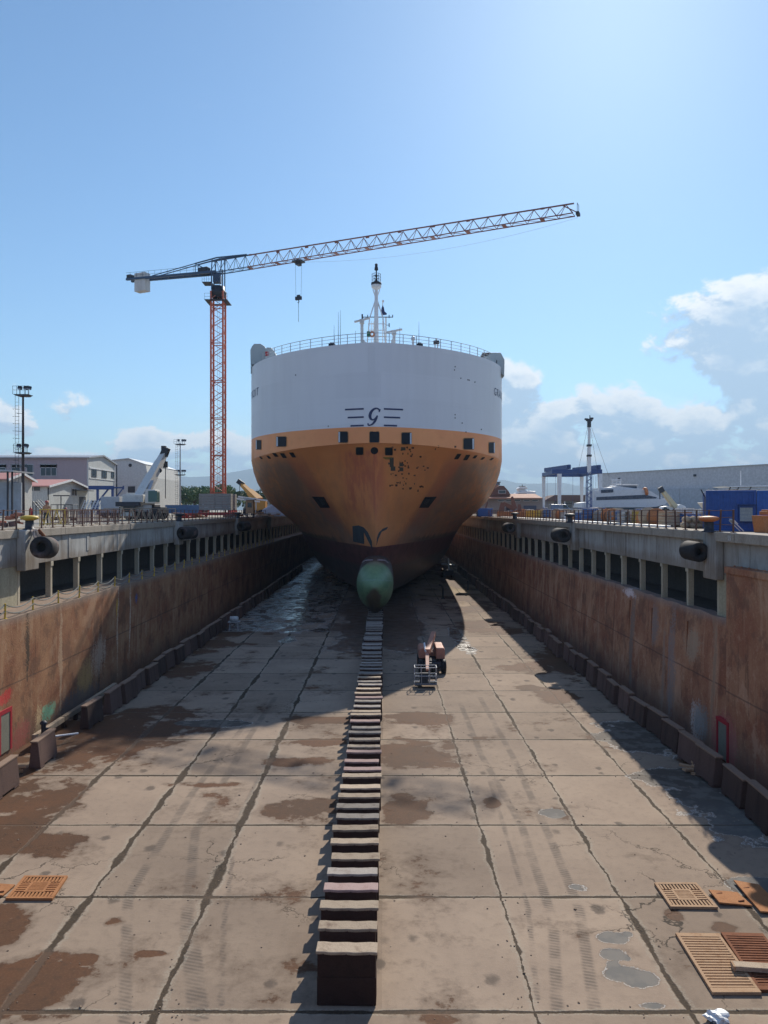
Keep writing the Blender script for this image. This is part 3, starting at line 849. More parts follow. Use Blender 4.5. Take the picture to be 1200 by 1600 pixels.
MB().bar(P(666.5, 1017, 54.9), P(667.5, 1047, 52.4), .17).bar(P(669, 1017, 54.9), P(669.5, 1047, 52.4), .1).build('jib', pinkish, bl)
MB().tube(P(663, 1005, 56), P(665, 1018, 54.5), .07, 8).build('cylinder', white, bl)
bx0, bx1 = X(648, 51.4) - o.x, X(682, 51.4) - o.x
g = MB(); y0, y1, z0, z1 = 51.2 - 57, 52.1 - 57, .28, 1.38
for zz in (z0 + .02, z0 + .55, z1):
    for a, b_ in (((bx0, y0), (bx1, y0)), ((bx1, y0), (bx1, y1)), ((bx1, y1), (bx0, y1)), ((bx0, y1), (bx0, y0))): g.tube((*a, zz), (*b_, zz), .028, 6)
for xx in (bx0, bx0 + .45, bx0 + 1.0, bx1):
    for yy in (y0, y1): g.tube((xx, yy, z0), (xx, yy, z1), .025, 6)
bk = g.build('basket', galv, bl)
MB().b2(bx0, bx1, y0, y1, z0 - .06, z0).b2(bx0, bx1, y0 - .01, y0 + .02, z0, z0 + .16).build('basket_floor', dark_steel, bl)
MB().b2(bx0 + .35, bx0 + .9, y0 + .02, y0 + .2, z0 + .15, z0 + .75).build('control_box', dark_steel, bl, .02)
# ================================================================ SHIP
ship = thing('cargo_ship', 'huge white and orange car carrier with a green bulbous bow in the dry dock', 'ship', (0, 100, 0))
SO = Vector((0, 100, 0))
B = 15.5
# level: z, stem y, half-breadth, entrance length, fullness p, q, sag of the level towards the sides
LEV = [(1.45, 92, 8.5, 75, 1.8, 1, 0), (1.6, 91, 11.5, 78, 1.8, 1, 0), (2.4, 90, 13.4, 82, 1.8, 1, 0), (3.6, 88.2, 14.4, 86, 1.85, 1, 0), (5, 86.5, 15.0, 86, 1.9, 1, 0),
       (6.5, 85, 15.3, 84, 1.95, 1, 0), (7.84, 84, B, 80, 2, 1, 0), (9.3, 83.4, B, 70, 2, 1, 0), (10.6, 82.9, B, 55, 2, 1, .05), (12, 82.2, B, 41, 2, 1.0, .15),
       (13.4, 81.5, B, 30, 2, 1.0, .4), (14.8, 80.8, B, 24.5, 2, 1.02, .6), (16.2, 80.0, B, 20.5, 2, 1.08, .8), (17.5, 79.2, B, 18.6, 2, 1.22, .95), (18.6, 78.5, B, 18, 2, 1.46, .95),
       (18.75, 78.3, B, 18, 2, 1.5, .9), (20.4, 78.3, B, 18, 2, 1.5, .0), (23, 78.3, B, 18, 2, 1.5, 0), (26, 78.3, B, 18, 2, 1.5, 0), (29.0, 78.3, B, 18, 2, 1.5, 0)]
NU, NT = 46, 8


def wl(lev):
    z, y0, b_, Le, p, q, sag = lev
    pts = []
    for i in range(NU + 1):
        t = i / NU; u = t ** 1.5 if q < 1.2 else 1 - math.cos(t * PI / 2)
        u = min(u, 1)
        x = b_ * (1 - (1 - u) ** p) ** (1 / q)
        pts.append((x, y0 + Le * u))
    for i in range(1, NT + 1): pts.append((b_, y0 + Le + (252 - y0 - Le) * i / NT))
    return [(x, y, z - sag * (x / B) ** 2) for x, y in pts]


rowsR = [wl(l) for l in LEV]
g = MB(SO)
ring = [[(-x, y, z) for x, y, z in r[::-1]] + r[1:] for r in rowsR]
n = len(ring[0])
vs = [v for r in ring for v in r]; fs = []
for j in range(len(ring) - 1):
    for i in range(n - 1): fs.append((j * n + i, j * n + i + 1, (j + 1) * n + i + 1, (j + 1) * n + i))
g.add(vs, fs, True)
k = (len(ring) - 1) * n
g.add([ring[-1][i] for i in range(n)], [tuple(range(n))])           # top deck
g.add([ring[0][i] for i in range(n)], [tuple(range(n))[::-1]])      # flat bottom
g.add([ring[j][0] for j in range(len(ring))] + [ring[j][-1] for j in range(len(ring))][::-1], [tuple(range(2 * len(ring)))])  # transom


def hull_mat():
    m, nt, b = new_mat('ship hull paint')
    p = pos(nt); x, y, z = xyz(nt, p)
    lo = noise(nt, p, .18, 4, .6); md = noise(nt, p, .9, 5, .65); fine = noise(nt, p, 5, 5, .7)
    st = noise(nt, vec(nt, x, y * .3, z * .06), .8, 5, .6); st2 = noise(nt, vec(nt, x, y * .3, z * .05), 2.2, 4, .65)
    wh = mix(nt, st.step(.4, .8) * .25, (.68, .69, .7), (.52, .52, .52))
    wh = mix(nt, ((z + 58.0).pp(1.35)).step(.03, .01) * .12, wh, (.4, .4, .4))
    org = mix(nt, lo.step(.3, .7), (.88, .35, .125), (.8, .29, .10))
    org = mix(nt, md.step(.52, .8) * .4, org, (.6, .25, .09))
    # grime, rust and painted flare shade below the knuckle
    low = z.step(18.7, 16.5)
    gr = mix(nt, st.step(.42, .72) * low * .4, org, (.55, .23, .11))
    gr = mix(nt, x.abs().step(6.0, 13.5) * low * st2.step(.36, .66) * .75, gr, (.36, .235, .165))
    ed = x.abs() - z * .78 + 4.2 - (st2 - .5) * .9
    side = ed.step(-.3, .7) * low * (1.0 - ed.step(1.5, 7.0) * .55) * (st.step(.25, .6) * .35 + .65)  # flare sides painted darker: shade of the flare plus runoff dirt
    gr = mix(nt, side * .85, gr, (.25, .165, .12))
    gr = mix(nt, ed.abs().step(1.1, .1) * low * st2.step(.35, .6) * .55, gr, (.5, .15, .07))
    rs = ((x + 1.3 + (st - .5) * 1.6).abs().step(2.8, 1.2) * z.step(9.5, 13.0) * z.step(18.3, 17.7)) * (st2.step(.38, .6) * .7 + .3)
    gr = mix(nt, rs * .9, gr, (.6, .17, .09))
    vstr = (x.abs() - z * .54 + .7 - (st - .5) * 1.2).abs().step(1.3, .6) * z.step(9, 11) * low
    gr = mix(nt, vstr * .6, gr, (.5, .18, .1))
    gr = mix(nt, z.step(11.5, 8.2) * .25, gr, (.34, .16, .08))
    gr = mix(nt, (z - (md - .5) * 1.4).step(8.7, 8.1) * (x - (st - .5) * 3).abs().step(3.0, 6.0) * .75, gr, (.05, .052, .042))
    band = (z - 8.9).abs().step(.9, .5) * (x + .9).abs().step(1.3, .7) * .0
    mar = mix(nt, md.step(.35, .7), (.15, .045, .04), (.09, .03, .03))
    mar = mix(nt, st.step(.55, .75) * .5, mar, (.12, .08, .05))
    bot = mix(nt, md.step(.35, .7), (.085, .04, .038), (.055, .05, .042))
    bot = mix(nt, fine.step(.55, .75) * .4, bot, (.09, .05, .035))
    zz = z + (md - .5) * .04
    c = mix(nt, zz.gt(7.84), mix(nt, (z + (md - .5) * 1.2).step(5.0, 5.6), bot, mar), gr)
    c = mix(nt, z.gt(20.4), c, wh)
    pl = nt.nodes.new('ShaderNodeTexWhiteNoise'); pl.noise_dimensions = '2D'
    row = (z / 2.6).floor(); nt.links.new(vec(nt, row, ((x + y * .35 * x.gt(0.0) - y * .35 * x.lt(0.0)) / 6.0 + row * .37).floor(), 0.0).k, pl.inputs['Vector'])
    pt = S(nt, pl.outputs['Value']) * .05 + .975; c = mix(nt, 1.0, c, vec(nt, pt, pt, pt), 'MULTIPLY')
    nt.links.new(c.k, b.inputs['Base Color'])
    link(nt, md * .2 + .38, b.inputs['Roughness'])
    wav = noise(nt, p, .5, 2, .5)
    # plating seams and slight panel waviness
    seam = ((z + .1).pp(1.3)).step(.0, .03).min(((y + x.abs() * .6).pp(3.1)).step(.0, .03))
    bump(nt, b, wav * .6 + seam * .12 + fine * .05, .35, .08)
    return m


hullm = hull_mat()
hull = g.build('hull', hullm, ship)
hull.data.set_sharp_from_angle(angle=R(28)) if hasattr(hull.data, 'set_sharp_from_angle') else None
for p_ in hull.data.polygons:
    if len(p_.vertices) > 4: p_.use_smooth = False
BV = BVHTree.FromPolygons([tuple(v.co + SO) for v in hull.data.vertices], [tuple(p_.vertices) for p_ in hull.data.polygons])
CAMP = Vector((CX, 0, EYE))


def hit(px, py):
    d = W(px, py, 1.0) - CAMP
    h = BV.ray_cast(CAMP, d.normalized())
    if h[0] is None: return None
    nrm = h[1] if h[1].dot(d) < 0 else -h[1]
    return h[0], nrm


def patch(g, quad, off):
    ps = [hit(*q) for q in quad]
    if any(q is None for q in ps): return False
    nm = sum((q[1] for q in ps), Vector()).normalized()
    a = [q[0] + nm * off for q in ps]; b_ = [q[0] - nm * .02 for q in ps]
    k = len(a)
    g.add(a + b_, [tuple(range(k))] + [(i, i + k, (i + 1) % k + k, (i + 1) % k) for i in range(k)])
    return True


dark_in = paint('dark opening', (.012, .016, .024), .6, 0, .2)
rim_m = paint('light opening rim', (.5, .55, .6), .5, 0, .2)
orange_rim = paint('orange opening rim', (.42, .2, .06), .5, 0, .4)


def port(px, py, w, h, skew=0.0, light=0, name='mooring_port'):
    q = lambda a, b_: (px + a * w / 2 + skew * b_, py + b_ * h / 2)
    c = .8
    poly = lambda s: [q(-s, -s * c), (q(-s * c, -s)), q(s * c, -s), q(s, -s * c), q(s, s * c), q(s * c, s), q(-s * c, s), q(-s, s * c)]
    g = MB(SO); patch(g, poly(1.0), .035); f_ = g.build(name, orange_rim, ship)
    g = MB(SO); patch(g, poly(.9), .05); g.build('opening', dark_in, f_)
    if light:
        a0, a1 = (.62, .9) if light > 0 else (-.9, -.62)
        g = MB(SO); patch(g, [q(a0, -.85), q(a1, -.85), q(a1, .85), q(a0, .85)], .056); g.build('reveal', rim_m, f_)
    return f_


for a in ((404.5, 695, 9, 16, -1), (440, 690, 17, 17, -1), (536.5, 683, 16, 19, -1), (585, 683, 16.5, 19, 0), (635, 685, 17, 20, 1), (732, 693.5, 18, 19, 1), (768, 699.5, 10, 18, 1)):
    port(a[0], a[1], a[2], a[3], 0, a[4])
f_ = kids(ship)[-1]
for a in ((562, 704.5, 12.5, 13), (607.5, 705, 13, 13)): port(*a)
g = MB(SO); patch(g, [(585 + 6 * math.cos(t * PI / 6), 704 + 5.5 * math.sin(t * PI / 6)) for t in range(12)], .05); g.build('towing_port', dark_in, ship)
for (px, py, w, h, s) in ((430.5, 710.5, 6, 6, 2.4), (443, 711.5, 7, 8, 2.6), (457.5, 710.5, 7, 8, 2.6), (420, 714, 4, 5, 2), (408, 715, 3, 4, 1.6), (715, 713, 7, 9, -2.8), (729, 714.5, 7, 9, -2.8), (742, 713.5, 5, 5, -2), (754, 716, 4, 4, -2), (768, 717, 4, 4, -2)):
    port(px, py, w, h, s, 0, 'fairlead')
# anchor pockets with anchors' dark plates
for (px, s) in ((500, 1), (670, -1)):
    g = MB(SO); patch(g, [(px - 12 * s, 776), (px + 6 * s, 776.5), (px + 15 * s, 793), (px + 1 * s, 793)], .05); a = g.build('anchor_pocket', dark_in, ship)
    g = MB(SO); patch(g, [(px - 2 * s, 778.5), (px + 4 * s, 779), (px + 9 * s, 788), (px + 4 * s, 788)], .09); g.build('anchor', dark_steel, a)
# dark touch-up plates low on the bow and bare patches on the flare
blue_grey = paint('primer patch', (.06, .075, .085), .6, 0, .3)
ochre = paint('ochre primer', (.3, .2, .05), .6, 0, .3)
brown_p = paint('brown primer', (.1, .05, .03), .7, 0, .3)
for q in ([(551, 822), (560, 821), (560, 848), (552, 846)], [(560, 821), (568, 824), (569, 850), (560, 848)], [(568, 824), (575, 832), (571, 836), (569, 832)], [(575, 832), (581, 846), (582, 858), (577, 848), (571, 836)], [(592, 832), (598, 826), (606, 823), (604, 827), (596, 831), (591, 842), (588, 852), (589, 840)]): g = MB(SO); patch(g, q, .03); g.build('primer_plate', blue_grey, ship)
for (px, py, w, h) in ((612, 722, 6, 15), (614, 732, 7, 7), (627, 726, 6, 5), (627, 733, 6, 6), (630, 701, 7, 5), (606, 716, 8, 3), (609, 724, 5, 3)):
    g = MB(SO); patch(g, [(px - w / 2, py - h / 2), (px + w / 2, py - h / 2 + .3), (px + w / 2, py + h / 2), (px - w / 2, py + h / 2)], .03); g.build('primer_plate', paint('olive grey primer', (.1, .09, .07), .6, 0, .3), ship)
g = MB(SO); patch(g, [(599, 714), (612, 714), (612, 716), (604, 717.5), (599, 716)], .034); g.build('primer_plate', ochre, ship)
rr = random.Random(3); g = MB(SO)
for i in range(64):
    px = rr.triangular(602, 672, 628) if i < 56 else rr.uniform(560, 740); py = rr.uniform(698, 768) if i < 56 else rr.uniform(697, 704)
    if px > 655 and py < 720 and rr.random() < .4: continue
    w, h = rr.uniform(1.2, 3.6), rr.uniform(1.2, 3.2); sk = rr.uniform(-.6, .6)
    patch(g, [(px - w / 2, py - h / 2), (px + w / 2, py - h / 2 + sk), (px + w / 2 - .2, py + h / 2), (px - w / 2 + .2, py + h / 2 + sk)], .025)
g.build('bare_spots', brown_p, ship)
g = MB(SO)
for (px, py) in ((711, 573), (710, 578), (720, 591), (731, 593.5), (733, 594), (711, 648), (711, 653), (462, 586), (742, 597), (728, 675), (513, 666), (722, 661), (752, 671), (609, 700)):
    patch(g, [(px - .6, py - .9), (px + .6, py - .9), (px + .6, py + .9), (px - .6, py + .9)], .03)
g.build('scuffs', dark_steel, ship)

# bulb
bulbm, nt, b = new_mat('green bulb paint')
p = pos(nt); x, y, z = xyz(nt, p); n1 = noise(nt, p, .9, 5, .65); n2 = noise(nt, p, 4, 5, .7)
c = mix(nt, n1.step(.35, .65), (.12, .22, .105), (.17, .28, .14))
c = mix(nt, n2.step(.5, .75) * .5, c, (.035, .085, .06))
rm = (1.0 - ((x + .1) * (x + .1) * 1.2 + (z - 3.2) * (z - 3.2) * .35)).max(-.6) + (n1 - .5) * 1.6
c = mix(nt, rm.step(.1, .7) * .8, c, (.095, .04, .03))
c = mix(nt, ((z + x * x * .12 - 5.3).abs().step(.09, .02)) * n2.step(.4, .55) * .7, c, (.2, .3, .24))
c = mix(nt, (z + (n1 - .5) * .6).step(6.3, 6.7) * .6, c, (.16, .12, .1))
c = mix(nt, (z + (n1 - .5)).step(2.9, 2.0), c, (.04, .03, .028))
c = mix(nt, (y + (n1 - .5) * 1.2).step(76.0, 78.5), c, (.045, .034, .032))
nt.links.new(c.k, b.inputs['Base Color']); b.inputs['Roughness'].default_value = .5; bump(nt, b, n2, .2)
g = MB(SO); vs, fs = [], []; NA = 28; st = []
for i in range(15):
    t = i / 14
    yy = 72.3 + (5.5 * (1 - math.cos(t * PI / 2)) if i < 11 else 0)
    r = math.sin(min(1, t) * PI / 2)
    if i >= 11: pass
    st.append((72.3 + 5.2 * (1 - math.cos(t * PI / 2)), math.sin(t * PI / 2)))
for yy in (79, 81, 84, 87, 92): st.append((yy, 1.0 if yy < 83 else 1.05))
for (yy, r) in st:
    for a in range(NA):
        th = 2 * PI * a / NA; cx, sz = math.cos(th), math.sin(th)
        z_ = 4.55 + (2.2 * sz if sz > 0 else 3.1 * sz) * r
        xx = 1.86 * r * abs(cx) * (1 if cx > 0 else -1)
        if sz < 0: xx *= (1 + .42 * sz * sz * sz)
        if yy > 79: z_ = min(z_, 6.8 + .25 * (yy - 79) / 5)
        vs.append((xx, yy + (1.2 * max(0, -sz) ** 2) * r * .8, max(z_, 1.46)))
for j in range(len(st) - 1):
    for a in range(NA): fs.append((j * NA + a, j * NA + (a + 1) % NA, (j + 1) * NA + (a + 1) % NA, (j + 1) * NA + a))
g.add(vs, fs, True); g.build('bulbous_bow', bulbm, ship)
for s in (-1, 1):
    MB(SO).path([(s * .25, 77.6, 6.85), (s * .95, 77.2, 6.86), (s * 1.3, 77.6, 6.6)], .05, 6).build('draught_bracket', paint('pinkish primer', (.4, .32, .33), .6), ship)

# ---- outline of the upper hull as an arc-length track for lettering
top = wl(LEV[-1])
S_ = [0.0]
for a, b_ in zip(top[:-1], top[1:]): S_.append(S_[-1] + math.hypot(b_[0] - a[0], b_[1] - a[1]))


def on_hull(s, z, off=.03):
    sg = 1 if s >= 0 else -1; s = abs(s)
    i = 0
    while i < len(S_) - 2 and S_[i + 1] < s: i += 1
    t = (s - S_[i]) / (S_[i + 1] - S_[i]); a, b_ = top[i], top[i + 1]
    tx, ty = b_[0] - a[0], b_[1] - a[1]; L = math.hypot(tx, ty)
    return (sg * (a[0] + tx * t + ty / L * off), a[1] + ty * t - tx / L * off, z)


def hull_arc(x):
    i = 0
    while i < len(top) - 2 and top[i + 1][0] < x: i += 1
    t = (x - top[i][0]) / max(1e-6, top[i + 1][0] - top[i][0]); return S_[i] + t * (S_[i + 1] - S_[i])


navy = paint('navy lettering paint', (.018, .03, .1), .5, 0, .15)


def subdiv_faces(v, f):
    bm = bmesh.new()
    bv = [bm.verts.new(q) for q in v]
    for q in f:
        try: bm.faces.new([bv[i] for i in q])
        except ValueError: pass
    for _ in range(2): bmesh.ops.subdivide_edges(bm, edges=[e for e in bm.edges if e.calc_length() > .25], cuts=1)
    bmesh.ops.triangulate(bm, faces=bm.faces[:])
    bm.verts.index_update()
    r = [tuple(q.co) for q in bm.verts], [tuple(q.index for q in fc.verts) for fc in bm.faces]
    bm.free(); return r


v, f = subdiv_faces(*text_mesh('GRANDE DETROIT', 1.3, .12, 0, 1.3))
wtx = max(q[0] for q in v)
d_ = 94.0
s0 = hull_arc(13.55)
g = MB(SO); g.add([on_hull(s0 + q[0], 25.2 + q[1], .03) for q in v], f); g.build('ship_name', navy, ship)
g = MB(SO); g.add([on_hull(-(s0 + wtx - q[0]), 25.2 + q[1], .03) for q in v], f); g.build('ship_name', navy, ship)
# company letter and its six bars (units of the enlarged photo, 0.00761 m)
KU = .00761
def LZ(zy): return EYE + (HY - (620 + zy / 8.571)) / F * 78.3
def LX(zx): return (zx - 583) * KU
for (xa, xb_, ya, yb_) in ((158, 428, 158, 158), (198, 428, 268, 268), (240, 428, 381, 381), (700, 972, 160, 160), (700, 930, 271, 271), (700, 885, 381, 381)):
    g = MB(SO); vs, fs = [], []
    for i in range(9):
        xx = LX(xa + (xb_ - xa) * i / 8)
        vs += [on_hull(xx, LZ(ya - 11)), on_hull(xx, LZ(ya + 11))]
    for i in range(8): fs.append((2 * i, 2 * i + 1, 2 * i + 3, 2 * i + 2))
    g.add(vs, fs); g.build('logo_bar', navy, ship)


def ribbon(g, pts):
    """pts: x, y, width in enlarged-photo units; smooth pen stroke"""
    q = []
    for i in range(len(pts) - 1):
        p0 = pts[max(0, i - 1)]; p1 = pts[i]; p2 = pts[i + 1]; p3 = pts[min(len(pts) - 1, i + 2)]
        for k in range(6):
            t = k / 6
            q.append(tuple(.5 * (2 * b_ + (c_ - a) * t + (2 * a - 5 * b_ + 4 * c_ - d) * t * t + (3 * b_ - a - 3 * c_ + d) * t ** 3) for a, b_, c_, d in zip(p0, p1, p2, p3)))
    q.append(pts[-1]); vs, fs = [], []
    for i, (x, y, w) in enumerate(q):
        a = q[max(0, i - 1)]; b_ = q[min(len(q) - 1, i + 1)]
        tx, ty = b_[0] - a[0], b_[1] - a[1]; L = math.hypot(tx, ty) or 1
        nx, ny = -ty / L * w * .62, tx / L * w * .62
        vs += [on_hull(LX(x + nx), LZ(y + ny), .032), on_hull(LX(x - nx), LZ(y - ny), .032)]
    for i in range(len(q) - 1): fs.append((2 * i, 2 * i + 1, 2 * i + 3, 2 * i + 2))
    g.add(vs, fs)


g = MB(SO)
ribbon(g, [(640, 190, 12), (632, 168, 16), (600, 155, 17), (562, 168, 22), (528, 205, 30), (513, 250, 32), (522, 290, 27), (550, 308, 16), (580, 292, 12), (604, 262, 12)])
ribbon(g, [(652, 164, 8), (640, 190, 16), (632, 205, 6)])
ribbon(g, [(612, 250, 14), (600, 285, 22), (580, 325, 24), (550, 362, 20), (515, 380, 14), (490, 376, 16), (487, 352, 12)])
g.build('company_letter', navy, ship)

# ---- deck railing
dk = 29.0
rail = MB(SO); 
pts = [on_hull(s, dk, -.35) for s in np.linspace(-17.5, 17.5, 60)]
rail.path([(x, y, dk + 1.05) for x, y, z in pts], .032, 5)
rl = rail.build('deck_railing', galv, ship)
for h in (.35, .7): MB(SO).path([(x, y, dk + h) for x, y, z in pts], .022, 5).build('rail', galv, rl)
for s in np.linspace(-17.2, 17.2, 23):
    x, y, z = on_hull(s, dk, -.35); MB(SO).tube((x, y, dk), (x, y, dk + 1.05), .04, 6).build('stanchion', galv, rl)
# whip aerials, lockers and searchlight at the front edge
def at_edge(px):
    return on_hull((px - 588) / F * 80, dk, -.8)
for px, h in ((513, 2.3), (521, 3.6), (525, 3.8), (552, 1.5), (632, 1.9), (667, 2.7)):
    x, y, z = at_edge(px); MB(SO).tube((x, y, dk), (x, y, dk + h), .035, 5, .012).build('aerial', dark_steel, ship)
for px in (509, 668):
    x, y, z = at_edge(px); MB(SO).box((x, y, dk + .18), (.7, .5, .36)).box((x, y, dk + .4), (.4, .3, .2)).build('deck_locker', dark_steel, ship, .03)
x, y, z = at_edge(702)
sl_ = MB(SO).box((x - .14, y, dk + .4), (.12, .12, .8)).box((x + .14, y, dk + .4), (.12, .12, .8)).build('searchlight', white, ship)
MB(SO).box((x, y, dk + .78), (.62, .4, .36)).build('lamp_housing', dark_steel, sl_, .04); MB(SO).tube((x, y, dk + .96), (x, y, dk + 1.2), .1, 8).build('lamp', white, sl_)
x, y, z = at_edge(656)
MB(SO).tube((x, y, dk), (x, y, dk + .7), .12, 8).lathe([(.22, .7), (.22, .95), (.1, 1.1), (0, 1.12)], (x, y, dk), 10).build('vent', white, ship)

# ---- foremast group
MD = 86.0
mx = X(588, MD)
mz = lambda py: Z(py, MD)
mxx = lambda px: X(px, MD)
g = MB(SO); g.tube((mx, MD, dk), (mx, MD, mz(470)), .3, 10, .22); g.tube((mx, MD, mz(470)), (mx, MD, mz(452)), .2, 10, .2); mast = g.build('mast', white, ship)
for sx in (-1, 1):
    MB(SO).tube((mx + sx * .15, MD, mz(471)), (mx + sx * .75, MD, mz(497)), .07, 6).tube((mx + sx * .75, MD, mz(497)), (mx + sx * 1.15, MD - .5, dk), .07, 6).build('mast_strut', white, mast)
    MB(SO).tube((mx + sx * .15, MD, mz(462)), (mx + sx * .4, MD, mz(452)), .05, 6).build('bracket', white, mast)
for py in (506, 516, 526):
    MB(SO).tube((mx - .95, MD, mz(py)), (mx + .95, MD, mz(py)), .05, 6).build('crosspiece', white, mast)
g = MB(SO).lathe([(.2, mz(453)), (.55, mz(449.5)), (.56, mz(444)), (.0, mz(444))], (mx, MD, 0), 14); pf = g.build('mast_platform', white, mast)
MB(SO).lathe([(.0, mz(445.5)), (.585, mz(445.5)), (.585, mz(442)), (0, mz(442))], (mx, MD, 0), 14).build('platform_rim', dark_steel, pf)
g = MB(SO)
for a in range(6):
    t = a * PI / 3; g.tube((mx + .48 * math.cos(t), MD + .48 * math.sin(t), mz(442)), (mx + .48 * math.cos(t), MD + .48 * math.sin(t), mz(428)), .022, 5)
for py in (428.5, 433, 437.5): g.path([(mx + .5 * math.cos(a * PI / 6), MD + .5 * math.sin(a * PI / 6), mz(py)) for a in range(13)], .022, 5)
g.build('platform_rail', dark_steel, pf)
MB(SO).tube((mx, MD, mz(442)), (mx, MD, mz(412)), .07, 8).lathe([(0, mz(442)), (.17, mz(441)), (.15, mz(437)), (.05, mz(435)), (.14, mz(432)), (.14, mz(430)), (.05, mz(428)), (.05, mz(423)), (.22, mz(422)), (.2, mz(418)), (.16, mz(417)), (.16, mz(412.5)), (0, mz(411.5))], (mx, MD, 0), 10).build('mast_lights', dark_steel, mast)
MB(SO).tube((mxx(566), MD, mz(495.5)), (mxx(614), MD, mz(495.5)), .05, 6).tube((mxx(566), MD, mz(491)), (mxx(566), MD, mz(499)), .09, 6).tube((mxx(613.5), MD, mz(492)), (mxx(613.5), MD, mz(496)), .05, 6).tube((mxx(574.5), MD, mz(492)), (mxx(574.5), MD, mz(497)), .05, 6).tube((mxx(608), MD, mz(492)), (mxx(608), MD, mz(497)), .05, 6).build('yardarm', dark_steel, mast)
g = MB(SO)
for k in range(14): g.tube((mxx(580), MD + .6, mz(503 + k * 2.6)), (mxx(584), MD + .6, mz(503 + k * 2.6)), .02, 4)
g.tube((mxx(580), MD + .6, dk), (mxx(580), MD + .6, mz(500)), .03, 5).tube((mxx(584), MD + .6, dk), (mxx(584), MD + .6, mz(500)), .03, 5); g.build('mast_ladder', white, mast)
for px, t_ in ((598, 467), (603, 492)):
    MB(SO).tube((mxx(px), MD + .8, dk), (mxx(px), MD + .8, mz(t_)), .09 if px > 600 else .05, 6).build('pole', white, mast)
MB(SO).lathe([(0, mz(470)), (.12, mz(469)), (.12, mz(466)), (0, mz(465.5))], (mxx(598.5), MD + .8, 0), 8).build('pole_lamp', white, mast)
MB(SO).prism([(mxx(598), mz(474)), (mxx(600), mz(478)), (mxx(601), mz(484)), (mxx(604.5), mz(487)), (mxx(604), mz(489)), (mxx(600), mz(489.5)), (mxx(595), mz(488.5)), (mxx(596), mz(479))], 'y', MD + .74, MD + .84).build('flag', navy, mast)
MB(SO).tube((mxx(608), MD, mz(505)), (mxx(608), MD, mz(511)), .06, 6).tube((mxx(604), MD, mz(508)), (mxx(608), MD, mz(508)), .03, 5).build('aerial', dark_steel, mast)
# radar scanners on pedestals
def radar(px, pyb, pyt, tilt, hl):
    x = mxx(px); r = MB(SO).tube((x, MD - 1, dk), (x, MD - 1, mz(pyt + 3)), .17, 8).box((x, MD - 1, mz(pyt + 2.4)), (.5, .5, .45)).build('radar', dirty_white, ship)
    MB(SO).box((x, MD - 1, mz(pyt)), (hl * 2, .28, .2), 0, 0, -tilt).build('scanner_bar', dirty_white, r, .03)
radar(566, 540, 503.5, .25, .87); radar(615.5, 540, 520.5, .2, .92)
MB(SO).prism([(mxx(564), dk), (mxx(568), dk), (mxx(568), mz(534)), (mxx(574), mz(540)), (mxx(574), dk)], 'y', MD - 1.2, MD - .8).prism([(mxx(611), dk), (mxx(617.5), dk), (mxx(617.5), mz(523)), (mxx(614), mz(523)), (mxx(613), mz(533)), (mxx(611), mz(536))], 'y', MD - 1.2, MD - .8).build('radar_base', dirty_white, ship)
# green and orange lifebelt boxes at the mast foot
MB(SO).box((mxx(576), MD - 1.2, mz(526)), (.35, .3, .6)).build('signal_box', green, ship, .03); MB(SO).lathe([(.16, -.08), (.34, -.08), (.36, 0), (.34, .08), (.16, .08), (.14, 0), (.16, -.08)], (mxx(581.5), MD - 1.2, mz(526)), 14, (0, 1, 0)).build('lifebelt', orange, ship)

# ---- bridge wings at the shoulders
wing_m = paint('pale green grey wing paint', (.4, .45, .44), .5, 0, .3)
DW = 92.0
wx = lambda px: X(px, DW)
wz = lambda py: Z(py, DW)
w_ = MB(SO).prism([(wx(px), wz(py)) for px, py in ((391.5, 570), (391, 547), (393.5, 541), (397, 537), (407, 537), (413, 540.5), (416.5, 546), (417.5, 551), (417.5, 566), (404, 568))], 'y', DW, DW + 3.2).build('bridge_wing', wing_m, ship, .05)
MB(SO).prism([(wx(px), wz(py)) for px, py in ((417.5, 549), (421, 547), (427, 547.5), (430, 551), (434, 558), (434, 580), (417.5, 580))], 'y', DW - 1.6, DW + 1.4).build('wing_locker', wing_m, w_, .05)
MB(SO).box((wx(420.5), DW - 1.66, wz(557)), (.42, .12, .5)).build('lifebuoy_box', red, w_, .02)
MB(SO).prism([(wx(px), wz(py)) for px, py in ((391.5, 572), (417, 566.5), (417, 580), (391.5, 582))], 'y', DW + .4, DW + 3).build('wing_base', dark_in, w_)
g = MB(SO)
for a, b_ in (((394, 582), (399, 566)), ((404, 578), (401, 565)), ((392.5, 584), (392.5, 566))): g.tube((wx(a[0]), DW, wz(a[1])), (wx(b_[0]), DW, wz(b_[1])), .07, 6)
g.build('wing_brace', wing_m, w_)
w_ = MB(SO).prism([(wx(px), wz(py)) for px, py in ((761, 575), (761, 560), (757, 558.5), (750, 559.5), (754, 550.5), (782.5, 550.8), (788.5, 562), (788, 588), (783, 583))], 'y', DW, DW + 3.2).build('bridge_wing', wing_m, ship, .05)
MB(SO).prism([(wx(px), wz(py)) for px, py in ((751, 558.6), (754.6, 551.4), (767, 551.6), (762, 555.5), (759, 556.5))], 'y', DW - .05, DW + .1).build('wing_soffit', paint('shaded canopy', (.12, .1, .09), .7), w_)
MB(SO).box((wx(776), DW - .02, wz(570)), (.08, .06, 1.1)).build('door_edge', dark_steel, w_)
